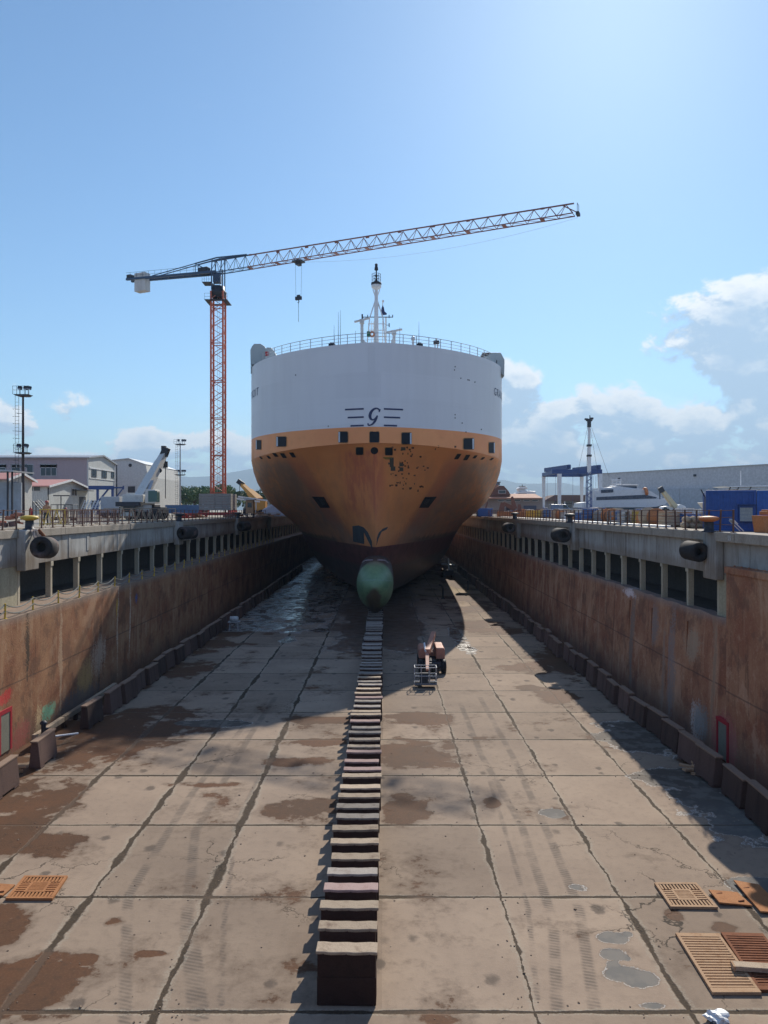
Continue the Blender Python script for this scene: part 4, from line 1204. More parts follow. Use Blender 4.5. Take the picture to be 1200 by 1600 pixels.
# ================================================================ TOWER CRANE (left)
D = 120.0
tx = X(341, D); GZ = 10.8
tc = thing('tower_crane', 'tall orange red lattice tower crane with a long jib reaching over the ship', 'crane', (tx, D, GZ))
O = Vector((tx, D, GZ)); hw = .93
ztop = Z(457, D)
z0 = Z(770, D)
g = MB(O)
for sx in (-1, 1):
    for sy in (-1, 1): g.bar((tx + sx * hw, D + sy * hw, z0 - 2.4), (tx + sx * hw, D + sy * hw, ztop), .26)
zz = z0; k = 0
while zz < ztop - .5:
    zn = min(zz + 1.16, ztop)
    for (ax, ay, bx, by) in ((-1, -1, 1, -1), (1, -1, 1, 1), (1, 1, -1, 1), (-1, 1, -1, -1)):
        if k % 2: ax, ay, bx, by = bx, by, ax, ay
        g.bar((tx + ax * hw, D + ay * hw, zz), (tx + bx * hw, D + by * hw, zn), .085)
    if k % 5 == 0:
        for (ax, ay, bx, by) in ((-1, -1, 1, -1), (1, -1, 1, 1), (1, 1, -1, 1), (-1, 1, -1, -1)): g.bar((tx + ax * hw, D + ay * hw, zz), (tx + bx * hw, D + by * hw, zz), .12)
    zz = zn; k += 1
g.build('tower', orange_red, tc)
g = MB(O)
for i in range(60): g.tube((tx - .2, D + .3, z0 + i * .6), (tx + .2, D + .3, z0 + i * .6), .018, 4)
g.tube((tx - .2, D + .3, z0), (tx - .2, D + .3, ztop), .025, 4).tube((tx + .2, D + .3, z0), (tx + .2, D + .3, ztop), .025, 4); g.build('ladder', galv, tc)
g = MB(O)
for sx in (-1, 1):
    g.b2(tx - 2.6, tx + 2.6, D + sx * 2.2 - .2, D + sx * 2.2 + .2, GZ + .3, GZ + .75).b2(tx + sx * 2.2 - .2, tx + sx * 2.2 + .2, D - 2.6, D + 2.6, GZ + .78, GZ + 1.1)
    for sy in (-1, 1): g.bar((tx + sx * 2.1, D + sy * 2.1, GZ + 1), (tx + sx * hw, D + sy * hw, GZ + 3.8), .2)
for sx in (-1, 1):
    for sy in (-1, 1): g.lathe([(0, -.2), (.3, -.2), (.3, .2), (0, .2)], (tx + sx * 2.4, D + sy * 2.2, GZ + .3), 10, (1, 0, 0))
g.build('undercarriage', red, tc)
for sx in (-1, 1):
    for sy in (-1, 1):
        for k in range(6):
            MB(O).b2(tx + sx * 2.45, tx + sx * .02, D + sy * 2.4, D + sy * .98, GZ + 1.12 + k * .42, GZ + 1.12 + k * .42 + .39).build('ballast_block', grey_conc, tc, .02)
# slewing part
g = MB(O).lathe([(.9, ztop - .9), (1.25, ztop - .3), (1.3, ztop), (1.05, ztop + .25), (1.0, ztop + .9), (.2, ztop + 1.0)], (tx, D, 0), 16); g.build('slewing_ring', dark_steel, tc)
zj = Z(427, D)
g = MB(O)
for sx in (-1, 1):
    for sy in (-1, 1): g.bar((tx + sx * .85, D + sy * .85, ztop + .2), (tx + sx * .85, D + sy * .85, zj + .3), .16)
for sx in (-1, 1):
    g.bar((tx + sx * .85, D - .85, ztop + .4), (tx - sx * .85, D - .85, zj), .09)
g.box((tx - .15, D, (ztop + zj) / 2 + .6), (1.1, 1.3, 1.2)); g.build('slewing_frame', crane_blue, tc)
for zz, w, sl in ((ztop - 1.6, 1.75, 1), (ztop + 1.3, 1.5, -1)):
    g = MB(O)
    if sl > 0: g.b2(tx - w, tx + w, D - w, D - 1.0, zz, zz + .08).b2(tx - w, tx + w, D + 1.0, D + w, zz, zz + .08).b2(tx - w, tx - 1, D - 1, D + 1, zz, zz + .08).b2(tx + 1, tx + w, D - 1, D + 1, zz, zz + .08)
    else: g.b2(tx - 2.3, tx - .85, D - 1, D + 1, zz, zz + .1)
    xa, xb_ = (tx - w, tx + w) if sl > 0 else (tx - 2.3, tx - .9)
    for px_ in np.linspace(xa, xb_, 5): g.tube((px_, D - (w if sl > 0 else 1), zz), (px_, D - (w if sl > 0 else 1), zz + 1.0), .02, 4)
    for h in (.5, 1.0): g.tube((xa, D - (w if sl > 0 else 1), zz + h), (xb_, D - (w if sl > 0 else 1), zz + h), .02, 4)
    g.build('platform', dark_steel, tc)
# jib: direction towards the right and the camera
dv = Vector((.906, -.423, 0)); nv = Vector((.423, .906, 0))
C0 = Vector((tx, D, 0))
def J(r, lat, z): return C0 + dv * r + nv * lat + Vector((0, 0, z))
zl = zj; L = 55.5
def jz(r): return zl + max(0, r) * .004
hgt = lambda r: 2.0 if r < 8 else (1.75 - .35 * (r - 8) / 48)
def jib_seg(g, ra, rb, step):
    g.bar(J(ra, -.62, jz(ra)), J(rb, -.62, jz(rb)), .11); g.bar(J(ra, .62, jz(ra)), J(rb, .62, jz(rb)), .11)
    g.bar(J(ra, 0, jz(ra) + hgt(ra)), J(rb, 0, jz(rb) + hgt(rb)), .15)
    n_ = max(1, round((rb - ra) / step)); st_ = (rb - ra) / n_
    for i in range(n_):
        a = ra + i * st_; m_ = a + st_ / 2; e = a + st_
        for s in (-.62, .62):
            g.bar(J(a, s, jz(a)), J(m_, 0, jz(m_) + hgt(m_)), .065); g.bar(J(m_, 0, jz(m_) + hgt(m_)), J(e, s, jz(e)), .065)
        g.bar(J(a, -.62, jz(a)), J(a, .62, jz(a)), .05); g.bar(J(a, -.62, jz(a)), J(e, .62, jz(e)), .045)
g = MB(O); jib_seg(g, -1.2, 6.0, 1.8); jb0 = g.build('jib_root', crane_blue, tc)
g = MB(O); jib_seg(g, 6.0, L - .5, 2.05)
for r in range(6, 56, 5):
    g.box(J(r, 0, jz(r) + hgt(r)), (.5, .2, .2), -.436); g.box(J(r, 0, jz(r) - .02), (.5, 1.35, .1), -.436)
g.bar(J(L - 2, 0, jz(L) + hgt(L - 2)), J(L, 0, jz(L) + .15), .1)
jib = g.build('jib', paint('brown red jib paint', (.2, .07, .05), .5, 0, .3), tc)
g = MB(O).box(J(L, 0, jz(L)), (.4, 1.0, .35), -.436)
for s in (-.5, .5): g.tube(J(L, s, jz(L)), J(L, s, jz(L) + 1.2), .035, 5)
g.tube(J(L, -.5, jz(L) + 1.2), J(L, .5, jz(L) + 1.2), .035, 5); g.build('jib_tip', dark_steel, jib)
# counter jib
cj = lambda r: zl + .1 + r * .06
g = MB(O)
for s in (-.6, .6):
    g.bar(J(0, s, cj(0)), J(-18.2, s, cj(18.2)), .34)
for i in range(12): g.bar(J(-1.5 * i, -.6, cj(1.5 * i)), J(-1.5 * i - 1.5, .6, cj(1.5 * i + 1.5)), .08)
g.build('counter_jib', crane_blue, tc)
g = MB(O)
for r in np.arange(3, 18.6, 1.3): g.tube(J(-r, -.7, cj(r)), J(-r, -.7, cj(r) + 1.05), .025, 4)
g.tube(J(-3, -.7, cj(3) + 1.05), J(-18.2, -.7, cj(18.2) + 1.05), .025, 4).tube(J(-3, -.7, cj(3) + .55), J(-18.2, -.7, cj(18.2) + .55), .02, 4); g.build('walkway_rail', crane_blue, tc)
g = MB(O)
for s in (-.35, .35):
    g.bar(J(5.5, s * .5, jz(0) + 2.1), J(0, s, zl + 2.35), .16).bar(J(0, s, zl + 2.35), J(-4.2, s, zl + 2.0), .16).bar(J(-4.2, s, zl + 2.0), J(-13, s, cj(13) + .3), .11)
    for r in (-.9, .9): g.bar(J(r, s * 1.6, zl), J(r, s, zl + 2.3), .14)
    g.bar(J(-4.2, s, zl + 2.0), J(-4.2, s, cj(4.2)), .1).bar(J(-4.2, s, zl + 2), J(-1, s, zl + .1), .1)
g.build('tie_frame', crane_blue, tc)
MB(O).box(J(-2.7, 0, zl + .75), (1.7, 1.0, .9), -.436).build('hoist_winch', dark_steel, tc, .05)
for k in range(3): MB(O).box(J(-14.6 - .75 * k, 0, cj(15) - .55), (.72, 1.3, 3.0), -.436).build('counterweight', dirty_white, tc, .03)
MB(O).box(J(-17.9, 0, cj(17.9) + .5), (.9, .9, .7), -.436).build('motor_box', dark_steel, tc, .04)
# trolley, ropes and hook block
r = 14.6
tr = MB(O).box(J(r, 0, jz(r) - .25), (1.5, 1.3, .22), -.436).box(J(r, 0, jz(r) - .55), (.5, .9, .5), -.436).build('trolley', dark_steel, tc)
zb = Z(466, 113.8)
g = MB(O)
for s in (-.55, .55): g.tube(J(r + s, 0, jz(r) - .4), J(r + s * .8, 0, zb + .2), .022, 4)
g.build('hoist_rope', dark_steel, tc)
MB(O).box(J(r, 0, zb), (1.0, .35, .5), -.436).box(J(r, 0, zb + .35), (.5, .2, .3), -.436).tube(J(r, 0, zb - .2), J(r, 0, Z(503, 113.8)), .035, 5).path([J(r, 0, zb - .2), J(r + .12, 0, zb - .5), J(r, 0, zb - .7), J(r - .12, 0, zb - .6)], .05, 6).build('hook_block', dark_steel, tc, .03)
g = MB(O).path([J(r + (L - r) * i / 20, 0, jz(r) - .3 - 2.6 * 4 * (i / 20) * (1 - i / 20) * .55) for i in range(21)], .014, 4); g.build('slack_cable', galv, tc)


# ================================================================ masts and cranes
def light_mast(label, px, d, py_top, py_base, ladder_side, plats, mat, group=None):
    x = X(px, d); zb = GZ + .05
    t = thing('floodlight_mast', label, 'light mast', (x, d, zb)); O = Vector((x, d, zb))
    s = d / F
    zt = Z(py_top, d)
    MB(O).tube((x, d, zb), (x, d, zt), .22, 10, .12).b2(x - .4, x + .4, d - .4, d + .4, zb, zb + .25).build('pole', mat, t)
    g = MB(O); lx = x + ladder_side * .75
    for k in range(int((zt - zb) / .45)): g.tube((lx - .22, d, zb + k * .45), (lx + .22, d, zb + k * .45), .02, 4)
    for q in (-.22, .22): g.tube((lx + q, d, zb), (lx + q, d, zt), .025, 4)
    for k in range(0, int((zt - zb) / 2.2)): g.tube((lx, d, zb + 2 + k * 2.2), (x, d, zb + 2 + k * 2.2), .03, 4)
    for k in range(3, int((zt - zb) / .9)): g.path([(lx - .36, d - .05, zb + k * .9), (lx - .3, d - .5, zb + k * .9), (lx + .3, d - .5, zb + k * .9), (lx + .36, d - .05, zb + k * .9)], .016, 4)
    g.build('ladder', dark_steel, t)
    for (py, hw_) in plats:
        zp = Z(py, d)
        pf = MB(O).prism([(x - hw_, zp), (x + hw_, zp), (x + hw_ * .6, zp - .2), (x - hw_ * .6, zp - .2)], 'y', d - .7, d + .7).build('platform', dark_steel, t)
        g = MB(O)
        for q in np.linspace(-hw_, hw_, 5): g.tube((x + q, d - .68, zp), (x + q, d - .68, zp + 1.0), .025, 4)
        for h in (.5, 1.0): g.tube((x - hw_, d - .68, zp + h), (x + hw_, d - .68, zp + h), .025, 4)
        g.build('platform_rail', dark_steel, pf)
        for q in ((-.3, .45, .9) if hw_ > .9 else (-.5, .6)):
            f_ = MB(O).tube((x + q * hw_, d - .3, zp), (x + q * hw_, d - .3, zp + .55), .04, 5).box((x + q * hw_ + .12, d - .45, zp + .8), (.5, .32, .36), .3, -.5, .25).build('floodlight', dark_steel, t, .04)
            MB(O).box((x + q * hw_ + .14, d - .63, zp + .71), (.42, .02, .27), .3, -.5, .25).build('lens', galv, f_)
    return t


dkpole = paint('dark pole paint', (.05, .04, .04), .6, 0, .5, (.16, .07, .05), .8)
light_mast('tall dark floodlight mast with a ladder at the far left behind the pink roofed sheds', 36, 95, 617, 800, -1, [(617, .95), (707, .85)], dkpole)
light_mast('slim grey floodlight mast between the white mobile crane and the tower crane', 281.5, 170, 692, 804, -1, [(694, 1.2), (741.5, 1.15)], galv)

# tall telescopic mast on the right behind the blue gantry
d = 200.0; x = X(920.5, d)
t = thing('crane_mast', 'tall thin white telescopic crane mast with a dark head, standing behind the blue gantry', 'crane', (x, d, 11.2)); O = Vector((x, d, 11.2))
for a, b_, w in ((740, 712, 1.0), (712, 695, .88), (695, 668, .72)): MB(O).bar((x, d, Z(a, d)), (x, d, Z(b_, d)), w * .8).build('boom_section', white, t)
for py in (712, 696): MB(O).box((x, d, Z(py, d)), (1.1, 1.1, .5)).build('boom_collar', dark_steel, t)
g = MB(O).box((x, d, Z(661, d)), (.85, .8, 2.2)).box((x + .6, d, Z(654, d)), (.9, .6, .5)).box((x - .75, d, Z(655, d)), (.8, .6, .4)).box((x, d, Z(657, d)), (1.6, .5, .35)).tube((x + .2, d, Z(655, d)), (x + .2, d, Z(649, d)), .12, 6); g.build('boom_head', dark_steel, t)
g = MB(O)
for sx in (-.55, .55):
    for sy in (-.55, .55): g.bar((x + sx, d + sy, 11.2), (x + sx, d + sy, Z(738, d)), .16)
for k in range(12):
    za = 11.2 + k * .9; q = 1 if k % 2 else -1
    for sy in (-.55, .55): g.bar((x - .55 * q, d + sy, za), (x + .55 * q, d + sy, za + .9), .1)
g.build('lattice_base', blue_steel, t)
g = MB(O)
for sx in (-3.2, -1.2, 2.4, 5.2): g.tube((x + sx, d, Z(745, d) if abs(sx) > 2 else 12), (x + sx * .12, d, Z(668, d)), .035, 4)
g.build('stay_rope', dark_steel, t)
MB(O).b2(x - 1.6, x + 1.6, d - 3, d + 3, 11.6, 12.6).build('carrier', blue_steel, t, .1)

# white mobile crane, left quay
d = 86.0; P = lambda px, py, dd=d: W(px, py, dd)
x = X(222, d); O = Vector((x, d, GZ))
t = thing('mobile_crane', 'white mobile crane with its telescopic boom raised, on the left quay beside the white warehouse', 'mobile crane', O)
wc = paint('cream white crane paint', (.6, .58, .52), .5, 0, .35)
a, b_ = P(219, 779, 86), P(256, 710, 92)
for k, (u0, u1, w) in enumerate(((0, .5, 1.15), (.48, .8, .95), (.78, 1.0, .78))): MB(O).bar(a.lerp(b_, u0), a.lerp(b_, u1), w * .95, w * .85).build('boom_section', wc, t)
MB(O).bar(P(229, 778, 85.6), P(238, 752, 87.5), .32).build('lift_cylinder', galv, t)
hd = MB(O).box(P(258, 706, 92), (.8, .9, 1.1), 0, 0, .35).box(P(256, 700, 92), (.55, .5, .5)).build('boom_head', dark_steel, t, .05)
MB(O).tube(P(258.5, 710, 92), P(258.5, 722, 92), .05, 5).box(P(258.5, 726, 92), (.5, .3, .75)).tube(P(258.5, 731, 92), P(258.5, 779, 92), .05, 5).build('hook_rope', dark_steel, t)
MB(O).lathe([(0, -.1), (.3, -.1), (.3, .1), (0, .1)], P(249, 735, 90), 10, (0, 1, 0)).tube(P(246, 732, 90), P(249, 735, 90), .08, 6).build('anemometer', dark_steel, hd)
MB(O).box(P(216, 781, 86.5), (2.3, 4.0, 1.1)).box(P(211, 775, 88.5), (1.7, 1.4, .7)).build('superstructure', wc, t, .08)
MB(O).box(P(212, 788, 86), (2.6, 5.6, .5)).build('deck', dark_steel, t, .03)
cb = MB(O).box(P(238.5, 776, 84.5), (1.1, 1.9, 1.5)).build('cab', wc, t, .08)
MB(O).box(P(238.5, 775.5, 83.52), (.95, .06, 1.2)).build('cab_window', paint('green tinted glass', (.05, .12, .11), .15), cb); MB(O).b2(P(238.5, 0, 84.5).x + .555, P(238.5, 0, 84.5).x + .575, 83.8, 85.2, Z(784, 84.5), Z(769, 84.5)).build('cab_window', MATS['green tinted glass'], cb)
MB(O).box(P(224, 797, 86), (4.6, 2.6, .7)).box(P(222, 792, 86), (3.4, 2.4, .5)).build('carrier', dark_steel, t, .05)
MB(O).box(P(220, 794, 84.6), (2.4, .1, .7)).build('bumper_panel', galv, t)
ck = MB(O).box(P(202, 796, 85), (1.5, 1.6, 1.5)).build('driver_cab', dirty_white, t, .1); MB(O).box(P(202, 794.5, 84.16), (1.3, .05, .8)).build('windscreen', window, ck)
for px in (206, 219, 238, 249):
    for dd in (85, 87.4): MB(O).lathe([(0, -.2), (.3, -.2), (.55, -.2), (.6, -.1), (.6, .1), (.55, .2), (0, .2)], (X(px, 86), dd, GZ + .62), 16, (0, 1, 0)).build('wheel', rubber, t)

# yellow telescopic crane behind the tower crane
O = Vector((X(398, 160), 160, GZ)); t = thing('telescopic_crane', 'orange yellow telescopic crane boom rising left of the ship on the far left quay', 'mobile crane', O)
yo = paint('orange yellow crane paint', (.55, .26, .04), .5, 0, .3)
a, b_ = W(405, 783, 160), W(378, 757, 166)
MB(O).bar(a, a.lerp(b_, .55), 1.5, 1.2).build('boom_section', yo, t); MB(O).bar(a.lerp(b_, .5), b_, .95, .75).build('boom_section', yo, t)
MB(O).box(W(376, 754.5, 166), (1.6, .9, 1.0), 0, 0, .6).build('boom_head', dark_steel, t); MB(O).tube(W(374.5, 757, 166), W(374.5, 775, 166), .06, 5).build('hook_rope', dark_steel, t)
MB(O).box(W(404, 790, 160), (3.2, 3, 2.4)).build('superstructure', yo, t, .1); MB(O).box(W(404, 798, 160), (6, 2.6, 1.1)).build('carrier', dark_steel, t, .1)
for k in range(4): MB(O).lathe([(0, -.25), (.6, -.25), (.6, .25), (0, .25)], (X(404, 160) - 2.4 + 1.6 * k, 158.4, GZ + .6), 12, (0, 1, 0)).build('wheel', rubber, t)
O = Vector((X(395, 140), 140, GZ)); t = thing('steel_beam', 'long pale slender beams resting on trestles by the tower crane', 'beam', O)
for a, b_ in (((362, 778), (406, 784)), ((372, 776), (424, 783))): MB(O).bar(W(*a, 140), W(*b_, 140), .28).build('beam', white, t)
for px, py in ((368, 779), (400, 783), (420, 783)): MB(O).bar(W(px, py, 140), (X(px, 140), 140, GZ), .2).b2(X(px, 140) - .5, X(px, 140) + .5, 139.6, 140.4, GZ, GZ + .15).build('trestle', galv, t)

# white crane truck, right quay, in front of the big warehouse
O = Vector((X(1045, 190), 190, 11.2)); t = thing('crane_truck', 'white crane truck with a yellowish boom leaning left, in front of the big grey warehouse', 'mobile crane', O)
MB(O).bar(W(1058, 797, 190), W(1036, 768, 186), 1.3, .8).build('boom_section', paint('pale yellow boom', (.6, .54, .36), .5), t)
MB(O).box(W(1033, 765, 186), (1.1, .8, 1.3), 0, 0, -.5).tube(W(1031, 767, 186), W(1031, 780, 186), .12, 6).build('boom_head', dark_steel, t)
MB(O).prism([(X(1052, 190), 12.2), (X(1070, 190), 12.2), (X(1068, 190), Z(791, 190)), (X(1060, 190), Z(788, 190)), (X(1053, 190), Z(793, 190))], 'y', 188.8, 191.4).build('superstructure', white, t, .08)
ck = MB(O).prism([(X(1030, 190), 11.7), (X(1052, 190), 11.7), (X(1052, 190), 12.6), (X(1040, 190), 12.9), (X(1033, 190), 12.7)], 'y', 188.8, 191.3).build('carrier', white, t, .08)
MB(O).b2(X(1034, 190), X(1039, 190), 188.72, 188.8, 12.2, 12.6).build('windscreen', window, ck)
for px in (1034, 1040, 1051, 1058, 1065): MB(O).lathe([(0, -.2), (.55, -.2), (.55, .2), (0, .2)], (X(px, 190), 188.7, 11.75), 12, (0, 1, 0)).build('wheel', rubber, t)

# travel lift
O = Vector((X(893, 228), 228, 11.2)); t = thing('boat_hoist', 'blue travelling boat hoist with four white legs on the right quay', 'boat hoist', O)
z1, z2 = Z(742, 225), Z(736, 225)
legs = ((874, 222, 1.15), (937.5, 222, 1.15), (849.5, 244, 1.0), (909, 244, 1.0))
for px, dd, w in legs:
    MB(O).bar((X(px, dd), dd, 12.3), (X(px, dd), dd, z1 + .4), w * .62, w * 1.0).build('leg', white, t)
    MB(O).box((X(px, dd), dd, 12.3), (1.6, 4.0, .7)).build('bogie', blue_steel, t, .08)
    for k in (-1.3, 1.3): MB(O).lathe([(0, -.45), (.7, -.45), (.75, 0), (.7, .45), (0, .45)], (X(px, dd), dd + k, 11.95), 14, (1, 0, 0)).build('wheel', rubber, t)
def bm_(a, b_, w): MB(O).bar(a, b_, w).build('beam', blue_steel, t)
bm_((X(862, 222), 222, z1 + .8), (X(940, 222), 222, z1 + .8), 1.25)
bm_((X(848, 244), 244, z1 + .8), (X(911, 244), 244, z1 + .8), 1.1)
bm_((X(874, 222), 222, z1 + .9), (X(849.5, 244), 244, z1 + .9), 1.1); bm_((X(937.5, 222), 222, z1 + .9), (X(909, 244), 244, z1 + .9), 1.1)
for (pa, ya, da), (pb, yb_, db) in (((853, 734.5, 242), (889, 729.5, 224)), ((897, 734, 242), (936, 730, 224))):
    MB(O).bar(W(pa, ya, da), W(pb, yb_, db), 1.2).build('hoist_beam', blue_steel, t)
    for k in range(7): MB(O).box(W(pa + (pb - pa) * k / 6, ya + (yb_ - ya) * k / 6 - 1.6, da + (db - da) * k / 6), (.7, 1.1, .7)).build('winch', blue_steel, t)
g = MB(O)
for px in (855, 868, 895, 927, 931): g.tube((X(px, 235), 235, z1), (X(px, 235), 235, 13.5), .04, 4)
g.build('sling', blue_steel, t)


# ================================================================ BUILDINGS
def facade_windows(parent, O, face, items, depth=.08, pane=None):
    """items: (u, z, w, h) on face ('S', y) or ('E', x)"""
    k, c = face
    for (u, z, w, h) in items:
        def bx(g, u0, u1, z0, z1, o0, o1):
            if k == 'S': g.b2(u0, u1, c - o1, c - o0, z0, z1)
            else: g.b2(c + o0, c + o1, u0, u1, z0, z1)
        g = MB(O); e = min(.1, w * .08)
        bx(g, u - w / 2, u + w / 2, z, z + e, 0, depth); bx(g, u - w / 2, u + w / 2, z + h - e, z + h, 0, depth)
        n_ = max(1, round(w / 1.1))
        for i in range(n_ + 1):
            uu = u - w / 2 + (w - e) * i / n_; bx(g, uu, uu + e, z + e, z + h - e, 0, depth)
        f_ = g.build('window', galv if pane is None else dark_steel, parent)
        g = MB(O); bx(g, u - w / 2 + .02, u + w / 2 - .02, z + .02, z + h - .02, .005, depth * .5); g.build('pane', pane or window, f_)


mauve = paint('mauve grey render', (.36, .31, .32), .8, 0, .35, (.14, .1, .1), .6, True)
pale_wall = paint('pale blue grey render', (.5, .52, .5), .8, 0, .35, (.25, .22, .2), .6, True)
cream_white = paint('cream cladding', (.52, .52, .49), .7, 0, .25, (.3, .28, .25), .4, True)
pink_roof = paint('faded red metal roof', (.5, .24, .2), .6, 0, .3, (.3, .15, .12), 1.0)
terra = paint('terracotta tiles', (.42, .24, .17), .8, 0, .4, (.25, .13, .1), 2, bmp=.3)
brown_roof = paint('brown roof tiles', (.16, .1, .085), .85, 0, .4, (.09, .06, .05), 2)
grey_clad = paint('grey cladding', (.52, .52, .52), .6, 0, .2, (.42, .42, .42), .15, True)
grey_low = paint('darker grey cladding', (.4, .43, .46), .6, 0, .2, (.32, .33, .34), .15, True)


def corrugate(m, per=.3):
    nt = m.node_tree; b = nt.nodes['Principled BSDF']; x, y, z = xyz(nt, pos(nt))
    bump(nt, b, (x + y).pp(per / 2) / (per / 2), .5, .04)
    return m


for m_ in (pale_wall, cream_white, grey_clad): corrugate(m_)

# two-storey workshop
x0, x1, y0, y1 = X(-140, 135), X(138, 135), 135.0, 148.5; zt = Z(712, 135); zg = 11.25
O = Vector((x1, y0, zg)); t = thing('workshop', 'long two storey mauve workshop with a pale gable end, behind the pink roofed sheds', 'building', O)
MB(O).b2(x0, x1 - .25, y0, y1, zg, zt - .4).build('wall', mauve, t)
ym = (y0 + y1) / 2
MB(O).prism([(y0 + .02, zg), (y1 - .02, zg), (y1 - .02, zt - .8), (ym, zt + .3), (y0 + .02, zt - .4)], 'x', x1 - .24, x1).build('gable_wall', pale_wall, t)
MB(O).prism([(y0 - .4, zt - .45), (ym, zt + .35), (y1 + .4, zt - .9), (y1 + .4, zt - .7), (ym, zt + .6), (y0 - .4, zt - .2)], 'x', x0, x1 + .35).build('roof', galv, t)
facade_windows(t, O, ('S', y0), [(X(76, 135), Z(744, 135), 2.9, 2.1), (X(25, 135), Z(744, 135), 1.6, 2.1), (X(47, 135), Z(744, 135), 1.2, 2.1), (X(3, 135), Z(744, 135), 1.5, 2.1), (X(76, 135), Z(731, 135), 2.9, .7), (X(30, 135), Z(731, 135), 2.8, .7), (X(3, 135), Z(731, 135), 1.5, .7)])
facade_windows(t, O, ('E', x1), [(137.6, Z(746, 138), 2.2, 1.5), (142.6, Z(747, 142), 2.4, 1.5), (147, Z(747, 147), 1.4, 1.4), (137.6, 12, 2.4, 1.6), (142.6, 12, 2.4, 1.6)], pane=window)
MB(O).b2(x1, x1 + .1, y0 + .5, y1 - .5, Z(734, 140), Z(732, 140)).b2(x1, x1 + .1, y0 + .5, y1 - .5, Z(749, 140), Z(748, 140)).build('string_course', white, t)
MB(O).tube((x1 + .25, y1 + .1, zg), (x1 + .25, y1 + .1, zt - .8), .12, 8).build('downpipe', dark_steel, t)
# white warehouse
d = 160.0; x0, x1 = X(150, d), X(227.5, d); xm = X(201, d); zt = Z(717, d); O = Vector(((x0 + x1) / 2, d, 11.25))
t = thing('warehouse', 'narrow white gabled warehouse behind the white mobile crane', 'building', O)
MB(O).prism([(x0, 11.25), (x1 + .7, 11.25), (x1 + .5, Z(745, d)), (x1, Z(726, d)), (xm, zt), (x0, Z(722, d))], 'y', d, d + 25).build('wall', cream_white, t)
MB(O).prism([(x0, Z(722, d)), (xm, zt), (x1, Z(726, d)), (x1 + .1, Z(725.4, d)), (xm, zt + .18), (x0, Z(721.4, d))], 'y', d - .25, d + 25).build('roof', galv, t)
MB(O).b2(X(200, d), X(211, d), d - .06, d + .1, 11.3, Z(760, d)).build('door', dark_steel, t); MB(O).b2(X(199, d), X(212, d), d - .12, d, Z(760, d), Z(759, d)).build('lintel', galv, t)
MB(O).lathe([(.0, .0), (.35, 0), (.35, .08), (0, .08)], (X(203.5, d), d - .08, Z(727, d)), 14, (0, 1, 0)).build('vent', dark_steel, t)
# sheds
def shed(label, xr, y0, y1, ze, zr, wleft, extra):
    O = Vector((xr, y0, 11.25)); ym = (y0 + y1) / 2
    t = thing('shed', label, 'shed', O)
    MB(O).prism([(y0, 11.25), (y1, 11.25), (y1, ze), (ym, zr), (y0, ze)], 'x', xr - wleft, xr).build('wall', pale_wall if extra else cream_white, t)
    g = MB(O)
    for a, b_ in ((y0 - .5, ym), (y1 + .5, ym)):
        sl = (zr - ze) / (ym - y0); za = ze - .5 * sl
        g.prism([(a, za + .02), (b_, zr + .02), (b_, zr + .17), (a, za + .17)], 'x', xr - wleft - .4, xr + .5)
    g.build('roof', pink_roof, t)
    g = MB(O)
    for a, b_ in ((y0 - .5, ym), (y1 + .5, ym)):
        sl = (zr - ze) / (ym - y0); za = ze - .5 * sl
        g.prism([(a, za - .1), (b_, zr - .1), (b_, zr + .19), (a, za + .19)], 'x', xr + .5, xr + .58)
    g.build('bargeboard', white, t)
    return t, O
d1, d2 = 97.6, 104.7; xr = X(10, d1)
t, O = shed('small white gabled shed with a pink roof, nearest the left edge beside the red cabinet', xr, d1, d2, Z(749, d1), Z(740.5, 101), 9, False)
MB(O).b2(xr, xr + .07, 98.6, 102.2, 11.27, Z(764, 100)).build('door', white, t)
g = MB(O)
for yy in (98.6, 100.4, 102.2): g.b2(xr + .07, xr + .12, yy - .05, yy + .05, 11.27, Z(764, 100))
g.b2(xr + .07, xr + .12, 98.5, 102.3, Z(764, 100), Z(763, 100)); g.build('door_frame', galv, t)
d1, d2 = 110.0, 125.0; xr = X(74, d1)
t, O = shed('larger pale shed with a pink roof in front of the mauve workshop', xr, d1, d2, Z(760, d1), Z(750.5, 117), 14, True)
facade_windows(t, O, ('E', xr), [(119.4, Z(775, 119), 2.0, 1.2)])
facade_windows(t, O, ('S', d1), [(xr - 3.0, Z(768, d1), 4.2, .8), (xr - 8.5, Z(768, d1), 4.2, .8)])
MB(O).tube((xr + .1, d1 + .1, 11.25), (xr + .1, d1 + .1, Z(762, d1)), .07, 6).build('downpipe', dark_steel, t)
MB(O).b2(xr, xr + 1.2, 119, 124.6, Z(767, 122), Z(766, 122)).b2(xr + .02, xr + .08, 121.5, 124, 11.3, 14).build('canopy', dark_steel, t)
# flat roof shelter far left
d = 84.0; O = Vector((X(-10, d), d, GZ)); t = thing('shelter', 'grey flat roofed open shelter cut by the left edge', 'shelter', O)
MB(O).prism([(X(-60, d), Z(729, d)), (X(21, d), Z(735, d)), (X(21, d), Z(737, d)), (X(-60, d), Z(733, d))], 'y', d, d + 5).build('roof', galv, t)
for px in (6, 11, -30): MB(O).bar((X(px, d), d + .5 + px * .06, 11.1), (X(px, d), d + .5 + px * .06, Z(736, d)), .16).build('post', dark_steel, t)
MB(O).b2(X(-60, d), X(9, d), d + 3.6, d + 3.8, 11.1, Z(752, d)).build('back_panel', grey_low, t)
